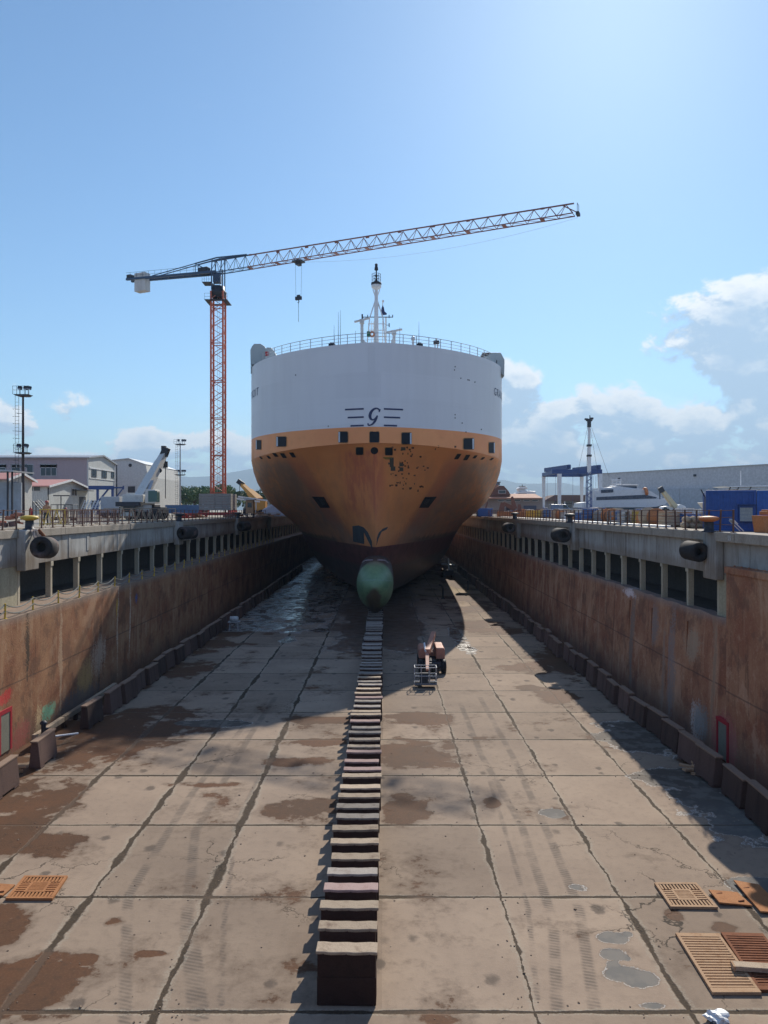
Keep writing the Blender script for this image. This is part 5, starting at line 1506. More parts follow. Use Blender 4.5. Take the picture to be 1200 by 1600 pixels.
# blue steel hoists on the sheds' fronts
def blue_frame(label, px0, px1, py0, py1, d, arm):
    O = Vector((X(px0, d), d, 11.1)); t = thing('jib_hoist', label, 'hoist', O)
    MB(O).box(W((px0 + px1) / 2, py0 + 2, d), ((px1 - px0) / F * d, .5, (py1 - py0) / F * d * .16)).build('beam', blue_steel, t)
    for px in (px0 + (px1 - px0) * .35, px1 - 2): MB(O).bar((X(px, d), d, 11.1), (X(px, d), d, Z(py0, d)), .3).build('post', blue_steel, t)
    MB(O).bar(W(px0 + (px1 - px0) * .8, py0 + 3, d), W(px0 + 4, py1, d), .2).build('brace', blue_steel, t)
    MB(O).bar(W(px1, py0 + 2, d), W(px1 + arm, py0 + 2, d), .22).bar(W(px1 + arm - 1, py0 + 2, d), W(px1 + 2, py0 + 19, d), .14).bar(W(px1 + arm - 1, py0 - 1, d), W(px1 + arm - 1, py0 + 5, d), .2).build('arm', blue_steel, t)
    return t
blue_frame('blue steel hoist frame under the pale gable end of the workshop', 139, 178, 760, 797, 112, 16)
t = blue_frame('blue steel hoist arm in front of the small white shed at the left edge', -40, 4, 754, 775, 90, 21)
# stone house and blue container behind the crane
d = 210.0; O = Vector((X(263, d), d, 11.25)); t = thing('stone_house', 'small tan stone house with a steep gable before the trees', 'house', O)
stone = paint('tan stone', (.42, .3, .18), .9, 0, .4, (.26, .18, .11), 1.2)
MB(O).prism([(X(255, d), 11.25), (X(267.5, d), 11.25), (X(267.5, d), Z(779, d)), (X(261, d), Z(767, d)), (X(255, d), Z(779, d))], 'y', d, d + 7).build('wall', stone, t)
MB(O).b2(X(267.5, d), X(275, d), d + .3, d + 6, 11.25, Z(786, d)).prism([(X(267.4, d), Z(786, d)), (X(276, d), Z(788, d)), (X(267.4, d), Z(783, d))], 'y', d, d + 6.2).build('annex', stone, t)
MB(O).b2(X(259, d), X(262.5, d), d - .08, d + .1, 11.25, Z(786, d)).build('door', dark_steel, t)
g = MB(O)
for s in (-1, 1):
    xa = X(261 + s * 7.2, d)
    g.add([(xa, d - .2, Z(780.5, d)), (X(261, d), d - .2, Z(766.4, d)), (X(261, d), d + 7.2, Z(766.4, d)), (xa, d + 7.2, Z(780.5, d)), (xa, d - .2, Z(780, d)), (X(261, d), d - .2, Z(765.8, d)), (X(261, d), d + 7.2, Z(765.8, d)), (xa, d + 7.2, Z(780, d))], [(0, 1, 2, 3), (4, 5, 6, 7), (0, 1, 5, 4), (3, 2, 6, 7), (0, 3, 7, 4)])
g.build('roof', terra, t)


def container(name, label, x0, x1, y0, y1, z0, z1, mat, cat='container', group=None):
    O = Vector(((x0 + x1) / 2, (y0 + y1) / 2, z0)); t = thing(name, label, cat, O, group=group)
    MB(O).b2(x0 + .04, x1 - .04, y0 + .04, y1 - .04, z0 + .1, z1 - .05).build('body', mat, t)
    g = MB(O)
    for xx in (x0, x1 - .12):
        for yy in (y0, y1 - .12): g.b2(xx, xx + .12, yy, yy + .12, z0, z1)
    for yy in (y0, y1 - .12): g.b2(x0 + .1, x1 - .1, yy + .004, yy + .116, z1 - .14, z1 - .004).b2(x0 + .1, x1 - .1, yy + .004, yy + .116, z0 + .004, z0 + .16)
    n_ = int((x1 - x0) / .28)
    for i in range(1, n_): g.b2(x0 + i * (x1 - x0) / n_ - .05, x0 + i * (x1 - x0) / n_ + .05, y0 + .01, y0 + .05, z0 + .15, z1 - .13)
    g.build('frame', mat, t, .015)
    return t, O


fadeblue = paint('faded blue container paint', (.09, .17, .3), .6, 0, .4)
container('container', 'long faded blue container left of the tower crane base', X(258, 150), X(312, 150), 150, 152.4, 11.1, Z(789, 150), fadeblue)
sky_blue = paint('bright blue cabin paint', (.012, .07, .27), .45, 0, .25, (.01, .03, .1), .6, True)
xa = X(1103, 40.8); xb_ = X(1174, 40.8)
t, O = container('cabin', 'bright blue steel cabin with a grey shutter window on the right quay', xa, xb_, 40.8, 46.8, QZ, Z(766, 40.8), sky_blue, 'cabin')
sh = MB(O).b2(X(1150, 40.8), X(1172, 40.8), 40.7, 40.82, Z(815, 40.8), Z(789, 40.8)).build('shutter_box', sky_blue, t)
g = MB(O)
for i in range(10): g.b2(X(1152.5, 40.7), X(1170, 40.7), 40.66, 40.71, Z(814 - i * 2.1, 40.7), Z(812.3 - i * 2.1, 40.7))
g.build('shutter', paint('pale grey shutter', (.38, .42, .4), .6, 0, .3), sh)
MB(O).b2(X(1148, 40.8), X(1174, 40.8), 40.4, 40.8, Z(788.5, 40.8), Z(787.5, 40.8)).build('hood', sky_blue, t)
MB(O).path([(xa - .05, 40.7, QZ), (xa - .05, 40.7, 12.6), (xa - .25, 40.7, 13.0)], .03, 5).build('cable', dark_steel, t)
CABIN = (t, xa)
sky_blue2 = paint('mid blue cabin paint', (.015, .1, .36), .45, 0, .25, (.01, .03, .1), .6, True)
t2, O2 = container('cabin', 'second blue steel cabin at the right edge, brighter blue than its neighbour', xb_ + .03, xb_ + 2.5, 40.8, 46.8, QZ, Z(767, 41), sky_blue2, 'cabin')
for c_ in (t, t2):      # both cabins stand askew to the dock
    k_ = Vector((xa, 40.8, QZ)); Rm = Matrix.Rotation(R(-21), 4, 'Z'); c_.location = k_ + Rm @ (Vector(c_.location) - k_); c_.rotation_euler[2] = R(-21)
# big grey warehouse
yl, yr = 318.0, 236.0; xl, xrr = X(935, yl), X(1290, yr)
O = Vector((xl, yl, 11.2)); t = thing('warehouse', 'enormous plain grey warehouse filling the right background', 'building', O)
zl_, zr_ = Z(741, yl), Z(741, yl)
dx = Vector((xrr - xl, yr - yl, 0)); bk_ = Vector((40, 60, 0))
A0, B0 = Vector((xl, yl, 11.2)), Vector((xrr, yr, 11.2)); up = Vector((0, 0, zl_ - 11.2))
MB(O).add([A0, B0, B0 + bk_, A0 + bk_, A0 + up, B0 + up, B0 + bk_ + up, A0 + bk_ + up], [(0, 1, 5, 4), (1, 2, 6, 5), (2, 3, 7, 6), (3, 0, 4, 7), (4, 5, 6, 7)]).build('wall', grey_clad, t)
nm = Vector((dx.y, -dx.x, 0)).normalized()
if nm.y > 0: nm = -nm
g = MB(O); q = [A0 + up + nm * .3, B0 + up + nm * .3, B0 + up, A0 + up]
g.add(q + [v_ + Vector((0, 0, .35)) for v_ in q], [(3, 2, 1, 0), (4, 5, 6, 7), (0, 1, 5, 4), (1, 2, 6, 5), (2, 3, 7, 6), (3, 0, 4, 7)]); g.build('roof_edge', galv, t)
g = MB(O); a = A0 + dx * .18; b_ = A0 + dx * .60; u2 = up * .55
q = [a, b_, b_ + nm * 2.5, a + nm * 2.5]
g.add(q + [v_ + u2 for v_ in q], [(3, 2, 1, 0), (4, 5, 6, 7), (0, 1, 5, 4), (1, 2, 6, 5), (2, 3, 7, 6), (3, 0, 4, 7)]); g.build('annex', grey_low, t)
g = MB(O)
for k in (.3, .45, .58): p_ = A0 + dx * k + nm * 2.55; g.tube(p_, p_ + u2, .1, 5)
g.build('downpipe', galv, t)
for k in (.12, .5, .85): p_ = A0 + dx * k + nm * .2 + up * .85; MB(O).box(p_, (.8, .8, .8)).build('wall_lamp', dark_steel, t)
# white yacht cabin roof seen above the blue cabins
O = Vector((X(1165, 120), 120, 11)); t = thing('motor_yacht', 'white motor yacht whose flybridge shows above the blue cabins', 'yacht', O)
MB(O).prism([(X(1120, 120), 11.4), (X(1250, 120), 11.4), (X(1270, 120), Z(785, 120)), (X(1105, 120), Z(785, 120))], 'y', 119, 124).build('hull', white, t, .1)
MB(O).prism([(X(1135, 120), Z(785, 120)), (X(1240, 120), Z(785, 120)), (X(1235, 120), Z(764, 120)), (X(1150, 120), Z(764, 120))], 'y', 119.5, 123.5).build('cabin', dirty_white, t, .05)
MB(O).prism([(X(1128, 120), Z(760, 120)), (X(1245, 120), Z(757, 120)), (X(1245, 120), Z(760, 120)), (X(1140, 120), Z(761.5, 120))], 'y', 119, 124).build('hardtop', white, t)
MB(O).tube((X(1162, 120), 121, Z(758, 120)), (X(1162, 120), 121, Z(735, 120)), .07, 6).build('aerial', white, t)
for px in (1138, 1151, 1170): MB(O).bar(W(px, 768, 119.3), W(px + 4, 760, 119.3), .14).build('support', dark_steel, t)
# catamaran ferry
d = 225.0; O = Vector((X(965, d), d, 11.2)); t = thing('ferry', 'white fast ferry with a dark blue window band, ashore before the big grey warehouse', 'ferry', O)
fz = lambda py: Z(py, d); fx = lambda px: X(px, d)
fw = paint('ferry white', (.62, .63, .63), .45, 0, .25); fdark = paint('ferry antifouling', (.05, .07, .09), .6, 0, .3)
fblue = paint('ferry window band', (.02, .035, .07), .25, 0, .2)
def fprism(name, pts, mat, dy0, dy1, par=None, bv=.05): return MB(O).prism([(fx(a), fz(b_)) for a, b_ in pts], 'y', d + dy0, d + dy1).build(name, mat, par or t, bv)
hl = fprism('hull', [(902, 793), (904, 786), (915, 784), (1038, 779), (1040, 780), (1028, 789), (1016, 792), (1000, 793)], fw, -5, 5)
fprism('keel', [(912, 793.1), (1015, 792.1), (1028, 789.5), (1022, 799), (912, 800)], fdark, -4.6, 4.6, hl)
fprism('saloon', [(920, 784), (922, 768), (990, 764), (1008, 768), (1026, 779)], fw, -4.6, 4.6)
fprism('window_band', [(925, 782), (925, 777), (1000, 773.5), (1018, 777.5), (1016, 779)], fblue, -4.72, -4.5)
fprism('upper_deck', [(930, 768), (932, 763), (950, 762), (958, 760), (995, 765), (1005, 768)], fw, -4, 4)
fprism('window_band', [(932, 771), (932, 766), (951, 765), (951, 770)], fblue, -4.72, -4.5)
wh_ = fprism('wheelhouse', [(955, 766), (958, 759), (990, 758.5), (992, 764), (990, 766)], fw, -3, 3)
fprism('wheelhouse_window', [(962, 763.8), (963, 760.4), (989.5, 760), (990.5, 763.4)], fblue, -3.1, -2.8, wh_)
fprism('wheelhouse_roof', [(957, 759.2), (959, 757.6), (992, 757.6), (993, 758.6)], fw, -3.4, 3.4, wh_)
g = MB(O)
for px in (957, 963, 969): g.tube((fx(px), d, fz(758)), (fx(px + .5), d, fz(748)), .12, 5)
for py in (755, 751.5, 749): g.tube((fx(955), d, fz(py)), (fx(971), d, fz(py)), .13, 5)
g.build('mast', fw, t)
MB(O).lathe([(0, -.4), (1.2, -.4), (1.3, 0), (1.2, .4), (0, .4)], (fx(1001), d - 4.2, fz(768.5)), 10, (1, 0, .2)).build('life_raft', orange, t)
g = MB(O)
for px in range(1005, 1042, 5): g.tube((fx(px), d - 4.4, fz(779 - max(0, (px - 1020)) * .0)), (fx(px), d - 4.4, fz(774)), .06, 4)
g.tube((fx(1005), d - 4.4, fz(774)), (fx(1040), d - 4.4, fz(774)), .06, 4); g.build('bow_rail', fw, t)
g = MB(O)
for px in range(920, 1020, 12): g.box((fx(px), d, 11.6), (1.2, 7, .8))
g.build('cradle', dark_steel, t)
# small white yacht upper works above the tiled roof
d = 190.0; O = Vector((X(820, d), d, 11.2)); t = thing('yacht', 'white yacht upper works showing above the terracotta roof right of the ship', 'yacht', O)
yx, yz = (lambda px: X(px, d)), (lambda py: Z(py, d))
MB(O).prism([(yx(798), 12), (yx(838), 12), (yx(840), yz(786)), (yx(796), yz(786))], 'y', d - 2, d + 2).build('hull', white, t, .1)
MB(O).prism([(yx(804), yz(787)), (yx(836), yz(787)), (yx(834.5), yz(768)), (yx(818), yz(767)), (yx(806), yz(769.5)), (yx(803), yz(772))], 'y', d - 2, d + 2).build('superstructure', white, t, .1)
MB(O).prism([(yx(807), yz(773)), (yx(820), yz(776)), (yx(826), yz(774)), (yx(820), yz(771)), (yx(808), yz(771))], 'y', d - 2.05, d - 1.9).build('window_band', window, t)
MB(O).prism([(yx(807), yz(764)), (yx(823), yz(764)), (yx(821), yz(761)), (yx(811), yz(761))], 'y', d - 1.6, d + 1.6).b2(yx(809), yx(820), d - 1.2, d + 1.2, yz(768), yz(764)).build('flybridge', white, t, .05)
MB(O).bar((yx(811), d, yz(760)), (yx(821), d, yz(760)), .18).tube((yx(816), d, yz(762)), (yx(816), d, yz(757)), .08, 5).build('radar_arch', dark_steel, t)
# terracotta roofed building right of the ship
d = 150.0; O = Vector((X(800, d), d, 11.2)); t = thing('harbour_building', 'low stone building with terracotta roof and dark arched dormer right of the ship', 'building', O)
bx_, bz_ = (lambda px: X(px, d)), (lambda py: Z(py, d))
gst = paint('grey stone wall', (.3, .275, .25), .85, 0, .4, (.18, .15, .13), .9, bmp=.2)
MB(O).b2(bx_(735), bx_(848), d, d + 10, 11.1, bz_(778)).build('wall', gst, t)
MB(O).prism([(d - 1.0, bz_(779.5)), (d + 6.5, bz_(772)), (d + 14, bz_(779.5)), (d + 14, bz_(778.3)), (d + 6.5, bz_(770.5)), (d - 1.0, bz_(778))], 'x', bx_(735), bx_(846)).build('roof', terra, t)
dm = MB(O).prism([(bx_(768), bz_(775)), (bx_(776), bz_(762)), (bx_(782), bz_(758.5)), (bx_(789), bz_(759)), (bx_(796), bz_(767)), (bx_(800), bz_(774))], 'y', d + 1.2, d + 7).build('dormer', brown_roof, t)
facade_windows(dm, O, ('S', d + 1.2), [(bx_(786), bz_(771), 1.5, .7)])
MB(O).prism([(bx_(757), bz_(774)), (bx_(766), bz_(763)), (bx_(775), bz_(757.5)), (bx_(782), bz_(757)), (bx_(782), bz_(774))], 'y', d + 2.5, d + 9).build('dome_roof', terra, t)
MB(O).b2(bx_(775), bx_(786), d + 4, d + 7, bz_(757), bz_(753)).b2(bx_(774), bx_(787), d + 3.8, d + 7.2, bz_(753), bz_(751.5)).build('lantern', paint('blue grey lantern', (.18, .23, .27), .6), t)
facade_windows(t, O, ('S', d), [(bx_(783), bz_(783.4), 1.3, .4), (bx_(795), bz_(783.4), 1.3, .4), (bx_(808), bz_(783.4), 1.3, .4), (bx_(823), bz_(783.4), 1.3, .4), (bx_(836), bz_(783.4), 1.3, .4), (bx_(787), bz_(792.5), .6, .5)])
MB(O).b2(bx_(818), bx_(838), d - .08, d + .05, 11.2, bz_(790)).build('garage_door', paint('blue grey door', (.09, .11, .15), .6), t)
MB(O).b2(bx_(791), bx_(805), d - .1, d + .05, 11.2, bz_(790)).build('garage_door', dark_steel, t)
# brown roofed building behind the hoist
d = 262.0; O = Vector((X(885, d), d, 11.2)); t = thing('storehouse', 'brown roofed storehouse seen between the legs of the blue hoist', 'building', O)
MB(O).b2(X(852, d), X(925, d), d, d + 10, 11.1, Z(782, d)).build('wall', gst, t)
MB(O).prism([(X(848, d), Z(783, d)), (X(866, d), Z(773.5, d)), (X(915, d), Z(773.5, d)), (X(928, d), Z(783, d))], 'y', d - 1, d + 11).build('roof', brown_roof, t)
facade_windows(t, O, ('S', d), [(X(880, d), Z(795, d), 1.8, 2), (X(889, d), Z(795, d), 1.8, 2), (X(870, d), Z(789, d), 1.6, 1.2), (X(889, d), Z(787, d), 2, 1.0)], pane=window)
MB(O).b2(X(881, d), X(883, d), d - .4, d, 11.2, Z(781, d)).build('pier', white, t)
# ================================================================ RAILINGS on both copings
rail_rust = paint('rusty rail steel', (.13, .07, .05), .75, 0, .5, (.05, .03, .025), 4)
def railing(label, x, ys, tilt, wires):
    t = thing('quay_railing', label, 'railing', (x, ys[0], QZ + .04)); proto = None
    tops = []
    for yy in ys:
        if proto is None: proto = c = MB().bar((0, 0, 0), (0, 0, 1.1), .07).b2(-.1, .1, -.1, .1, 0, .03).build('post', rail_rust, t)
        else: c = proto.copy(); COL.objects.link(c)
        a, b_ = random.uniform(-.05, .05), random.uniform(-.05, .05) + tilt
        c.location = (0, yy - ys[0], 0); c.rotation_euler = (b_, a, 0)
        tops.append((a, -b_, yy - ys[0]))
    for h in wires:
        MB().path([(a * h, yy + b_ * h, h + random.uniform(-.015, .015)) for a, b_, yy in tops], .016, 5).build('rail', rail_rust, t)
    return t


railing('rusty post and rail fence along the left quay edge', -19.3, [36.0 + 1.55 * i for i in range(80)], 0, (.55, 1.06))
railing('rusty leaning post and rail fence along the right quay edge', 17.5, [36.5 + 1.45 * i for i in range(78)], .05, (.38, .72, 1.06))
t = thing('kerb', 'white painted kerb strip behind the right quay railing', 'kerb', (18.6, 80, QZ))
for i in range(14): MB().b2(-.25, .25, 48 - 80 + i * 6.5, 48 - 80 + i * 6.5 + 6.42, 0, .16).build('kerb_stone', white, t, .02)
t = thing('kerb', 'pale kerb strip behind the left quay railing', 'kerb', (-20.0, 80, QZ))
for i in range(16): MB().b2(-.2, .2, 34 - 80 + i * 6.5, 34 - 80 + i * 6.5 + 6.42, 0, .12).build('kerb_stone', cop_m, t, .02)

# bollards and fenders
def bollard(label, loc, capm, group=None):
    t = thing('bollard', label, 'bollard', loc, group=group)
    MB().lathe([(.36, 0), (.36, .05), (.24, .08), (.22, .55), (.26, .6)], n=16).build('stem', dark_steel, t)
    MB().lathe([(.25, .52), (.46, .6), (.5, .68), (.42, .76), (.2, .8), (0, .81)], n=18).build('head', capm, t)
    return t
bollard('mooring bollard with a yellow head on the left coping above the big fender', (-18.95, 43.0, QZ + .02), yellow)
bollard('mooring bollard with an orange head on the right coping beside the blue cabin', (17.1, 38.3, QZ + .02), orange)
for s, yy, lab in ((-1, 74.5, 'dark mooring bollard on the left coping below the white mobile crane'), (-1, 104.5, 'dark mooring bollard on the left coping near the tower crane'), (1, 66.5, 'dark bollard on the right coping below the white ferry'), (1, 94.5, 'dark bollard on the right coping close to the ship')):
    bollard(lab, (s * 18.95 if s < 0 else 17.0, yy, QZ + .02), dark_steel if 'dark' in lab else orange)
rub_top = paint('dusty rubber', (.03, .028, .028), .75, 0, .9, (.22, .15, .13), .9)
def fender(label, loc, rot, r=.62, L=2.0):
    t = thing('fender', label, 'fender', loc); t.rotation_euler = rot
    MB().lathe([(r * .42, -.02 - L / 2 + .5), (r * .42, -L / 2), (r * .9, -L / 2), (r, -L / 2 + .1), (r, L / 2 - .1), (r * .9, L / 2), (r * .42, L / 2), (r * .42, L / 2 - .4)], n=28, axis=(0, 1, 0)).build('tube', rub_top, t)
    MB().lathe([(0, -L / 2 + .45), (r * .42, -L / 2 + .45)], n=28, axis=(0, 1, 0)).build('bore', rubber, t)
    return t
fender('big black rubber tube fender hanging from the left beam under the yellow bollard', (-17.7, 42.1, 9.85), (R(-4), R(0), R(8)), .6, 1.45)
fender('big dusty rubber tube fender hanging from the right beam beside the orange headed bollard', (16.75, 39.3, 9.8), (R(2), 0, R(4)), .5, 1.4)
for s, yy, lab in ((-1, 74.3, 'smaller looking dark fender on the left beam below the white mobile crane'), (-1, 104.3, 'dark fender on the left beam in the ship shadow'), (1, 67.4, 'dark fender on the right beam below the ferry'), (1, 95.4, 'dark fender on the right beam close to the ship')):
    fender(lab, (s * 18.1 if s < 0 else 16.4, yy, 9.7), (0, 0, R(-20) * (1 if s < 0 else -.3)))
rope = paint('frayed rope', (.4, .33, .28), .9, 0, .4, (.2, .12, .1), 6)
t = thing('rope', 'frayed pale rope tangle holding the left fender to its bollard', 'rope', (-18.6, 42.8, 10.3))
for k in range(9):
    a = random.uniform(-.5, .5)
    MB().path([(-.2 + random.uniform(-.1, .1), .2, .5), (.1 + random.uniform(-.1, .1), a, .45), (.22, a + random.uniform(-.2, .2), .1), (.25, a, -random.uniform(.2, .6))], random.uniform(.03, .06), 6).build('strand', rope, t)
MB().path([(.1, .3, .5), (.35, .5, .1), (.5, .55, -.35)], .1, 8).build('strand', rust, t)

# ================================================================ PERSON on the left quay
d = 55.0
px_, base = X(72.5, d), QZ + .01
t = thing('person', 'worker in an orange helmet and tan shirt stepping along the left railing, one arm forward', 'person', (px_, d, base), 0)
me = bpy.data.meshes.new('body')
V = [(0, 0, .92), (0, .0, 1.12), (.01, 0, 1.36), (.02, -.01, 1.47), (.03, -.02, 1.58), (.04, -.02, 1.68),
     (-.19, 0, 1.38), (-.26, .02, 1.1), (-.2, -.16, .92), (-.19, -.22, .84), (.21, 0, 1.38), (.29, .03, 1.1), (.28, -.05, .88), (.27, -.08, .8),
     (-.1, 0, .88), (-.14, -.06, .48), (-.2, .06, .09), (-.19, -.13, .04), (.1, 0, .88), (.12, -.14, .5), (.13, -.06, .09), (.13, -.24, .04)]
Ed = [(0, 1), (1, 2), (2, 3), (3, 4), (4, 5), (2, 6), (6, 7), (7, 8), (8, 9), (2, 10), (10, 11), (11, 12), (12, 13), (0, 14), (14, 15), (15, 16), (16, 17), (0, 18), (18, 19), (19, 20), (20, 21)]
Rr = [.15, .15, .16, .07, .095, .085, .075, .055, .042, .045, .075, .055, .042, .045, .1, .075, .055, .05, .1, .075, .055, .05]
me.from_pydata(V, Ed, []); me.update()
po = bpy.data.objects.new('body', me); COL.objects.link(po)
sk = po.modifiers.new('skin', 'SKIN'); ss = po.modifiers.new('sub', 'SUBSURF'); ss.levels = ss.render_levels = 2
for v_, r_ in zip(me.skin_vertices[0].data if me.skin_vertices else [], Rr): v_.radius = (r_, r_ * .85)
if not me.skin_vertices:
    bpy.context.view_layer.objects.active = po
dg = bpy.context.evaluated_depsgraph_get(); dg.update()
m2 = bpy.data.meshes.new_from_object(po.evaluated_get(dg)); po.modifiers.clear(); po.data = m2
for c_ in (paint('tan skin', (.32, .17, .11), .6), paint('tan shirt', (.42, .24, .14), .85), paint('dark grey trousers', (.06, .06, .055), .85), paint('dark boots', (.03, .025, .02), .7)): m2.materials.append(c_)
for p_ in m2.polygons:
    z_ = p_.center.z; x_ = abs(p_.center.x)
    p_.material_index = 0 if z_ > 1.46 or (x_ > .17 and .7 < z_ < 1.06 and abs(p_.center.x - .0) > .2) else (1 if z_ > .93 else (2 if z_ > .13 else 3)); p_.use_smooth = True
po.parent = t
MB().lathe([(.13, 1.66), (.125, 1.72), (.09, 1.78), (0, 1.8)], (.04, -.02, 0), 14).lathe([(.0, 1.655), (.16, 1.655), (.15, 1.67), (0, 1.675)], (.04, -.04, 0), 14).build('helmet', paint('orange red helmet', (.5, .08, .04), .4), t)
MB().tube((.04, -.115, 1.62), (.04, -.14, 1.6), .018, 6).build('nose', MATS['tan skin'], t)

# ================================================================ LEFT QUAY CLUTTER
def barrier(label, loc, rz, mat, w=2.2, h=1.15, diag=False, group=None):
    t = thing('barrier_panel', label, 'barrier', loc, rz, group)
    g = MB()
    for z_ in (.18, h): g.tube((-w / 2, 0, z_), (w / 2, 0, z_), .03, 6)
    for x_ in (-w / 2, w / 2): g.tube((x_, 0, 0), (x_, 0, h), .03, 6)
    g.build('frame', mat, t)
    g = MB(); n_ = 6 if diag else 13
    for i in range(n_):
        a = -w / 2 + w * i / n_; b_ = -w / 2 + w * (i + 1) / n_
        if diag: g.tube((a, 0, .18 if i % 2 else h), (b_, 0, h if i % 2 else .18), .028, 5)
        else: g.tube((b_, 0, .18), (b_, 0, h), .016, 5)
    g.build('bars', mat, t)
    for x_ in (-w / 2 + .3, w / 2 - .3): MB().b2(x_ - .03, x_ + .03, -.3, .3, 0, .05).build('foot', mat, t)
    return t
def gx(px, d): return X(px, d)
pinkrust = paint('pinkish rusty steel', (.2, .11, .09), .8, 0, .6, (.12, .07, .06), 3)
bp = barrier('pinkish rusty barrier panel with close upright bars among those behind the left railing', (gx(104, 58), 58, QZ), .35, pinkrust, group='rusty barred panels behind the left railing')
for k, (px, d) in enumerate(((116, 60), (128, 59), (138, 62), (147, 61), (157, 64), (167, 63))): dup(bp, (gx(px, d), d, QZ), random.uniform(-.5, .6))
bq = barrier('tan lattice barrier panel with diagonal braces in front of the white mobile crane', (gx(185, 66), 66, QZ), .1, timber, 2.4, 1.25, True, 'tan lattice panels before the mobile crane')
for k, (px, d) in enumerate(((198, 68), (213, 67), (228, 69), (243, 70), (254, 71))): dup(bq, (gx(px, d), d, QZ), random.uniform(-.15, .2))
barrier('yellow and tan folding lattice gate behind the worker', (gx(82, 52), 52, QZ), .2, yellow, 1.6, 1.15, True)
barrier('tan folding lattice gate right of the yellow one', (gx(92, 53), 53, QZ), -.1, timber, 1.4, 1.15, True)
# man basket
d = 76.0; t = thing('man_basket', 'dark steel crane basket with a red cylinder inside, before the larger pink roofed shed', 'basket', (gx(101, d), d, QZ + .4))
g = MB(); w, dp, h = 1.05, .7, 1.25
for z_ in (0, .62, h):
    g.path([(-w, -dp, z_), (w, -dp, z_), (w, dp, z_), (-w, dp, z_), (-w, -dp, z_)], .035, 6)
for x_ in (-w, -.35, .35, w):
    for y_ in (-dp, dp): g.tube((x_, y_, 0), (x_, y_, h), .03, 6)
for x_ in (-w + .15, w - .15): g.b2(x_ - .06, x_ + .06, -dp, dp, -.4, 0)
g.build('cage', dark_steel, t); MB().b2(-w, w, -dp, dp, -.06, .0).build('floor', dark_steel, t)
MB().lathe([(0, 0), (.17, 0), (.17, .75), (.1, .9), (.05, 1.0), (0, 1.0)], (.1, 0, 0), 12).build('cylinder', red, t)
MB().tube((-.45, .2, 0), (-.45, .2, 2.1), .05, 6).b2(-1.2, .4, .15, .25, 2.1, 2.2).build('hoist_post', dark_steel, t)
def red_cabinet(label, px, d, w, zb, h, dark=True):
    t = thing('fire_cabinet', label, 'cabinet', (gx(px, d), d, zb))
    MB().box((-w * .2, 0, h / 2), (w * .6, .5, h)).build('body', red, t, .04)
    MB().box((w * .3, .05, h / 2), (w * .4, .45, h * .98)).build('door', dark_steel if dark else red, t, .02)
    MB().box((0, 0, .03), (w * 1.05, .6, .06)).build('plinth', grey_conc, t)
red_cabinet('tall red cabinet with a dark open side, against the small white shed', 26, 93, .8, 11.1, 1.75)
def gas_bottle(label, px, d, h, mat):
    t = thing('gas_bottle', label, 'gas bottle', (gx(px, d), d, 11.0))
    MB().lathe([(0, 0), (.2, 0), (.21, .05), (.21, h - .35), (.12, h - .15), (.06, h - .1), (0, h - .1)], n=14).build('bottle', mat, t); MB().tube((0, 0, h - .12), (0, 0, h), .06, 8).box((0, 0, h), (.18, .06, .06)).build('valve', galv, t)
gas_bottle('small red gas bottle at the corner of the small white shed', 48, 94, 1.3, red)
gas_bottle('red gas bottle standing at the foot of the blue hoist frame', 160, 100, 1.7, red)
t = thing('steel_steps', 'dark steel steps leaning before the larger pale shed', 'steps', (gx(62, 88), 88, 11.0))
for y_ in (-.4, .4): MB().bar((-.6, y_, 1.9), (.9, y_, .1), .09).bar((-.6, y_, 1.9), (-.6, y_, 0), .08).bar((-.1, y_, 2.1), (1.1, y_, .8), .06).build('stringer', dark_steel, t)
for k in range(6): MB().box((-.5 + k * .24, 0, 1.75 - k * .29), (.26, .75, .04)).build('tread', dark_steel, t)
t = thing('ladder_rack', 'pale leaning ladders stacked before the workshop gable', 'ladders', (gx(134, 92), 92, 11.0))
for k in range(5):
    g = MB(); x_ = -.9 + k * .42
    for q in (0, .32): g.bar((x_ + q, -.2, 0), (x_ + q + .75, .2, 2.1), .06)
    for j in range(7): g.bar((x_ + .1 * j, -.2 + .05 * j, .28 * j + .1), (x_ + .32 + .1 * j, -.2 + .05 * j, .28 * j + .1), .04)
    g.build('ladder', white, t)
def heap(name, label, cat, loc, mats, n, size, spread):
    t = thing(name, label, cat, loc)
    for i in range(n):
        L = random.uniform(*size)
        MB().box((random.uniform(-spread, spread), random.uniform(-spread, spread) * .5, .12 + .16 * (i // 4) + random.uniform(0, .08)), (L, random.uniform(.12, .3), random.uniform(.1, .25)), random.uniform(-.7, .7), random.uniform(-.2, .2), random.uniform(-.15, .15)).build('piece', random.choice(mats), t, .01)
heap('brick_heap', 'heap of orange red bricks and rubble at the far left behind the railing', 'rubble', (gx(6, 50), 50, QZ), [paint('orange brick', (.4, .15, .09), .85), pinkrust], 22, (.3, .7), 1.0)
heap('scrap_heap', 'red painted scrap steel heap right of the mobile crane', 'scrap', (gx(296, 104), 104, QZ), [red, paint('bright red steel', (.5, .06, .05), .6), rust], 16, (.8, 2.4), 1.6)
heap('scrap_heap', 'low rusty scrap heap under the tower crane', 'scrap', (gx(372, 108), 108, QZ), [rust, pinkrust, galv], 12, (.6, 1.8), 1.5)
heap('scrap_heap', 'pale scrap heap at the far left quay end beside the ship', 'scrap', (gx(418, 128), 128, QZ), [rust_pale, galv, timber], 14, (.6, 2.2), 1.8)
t = thing('tarpaulin_stack', 'stack under a pale blue white tarpaulin close to the ship on the left', 'tarpaulin', (gx(430, 132), 132, QZ))
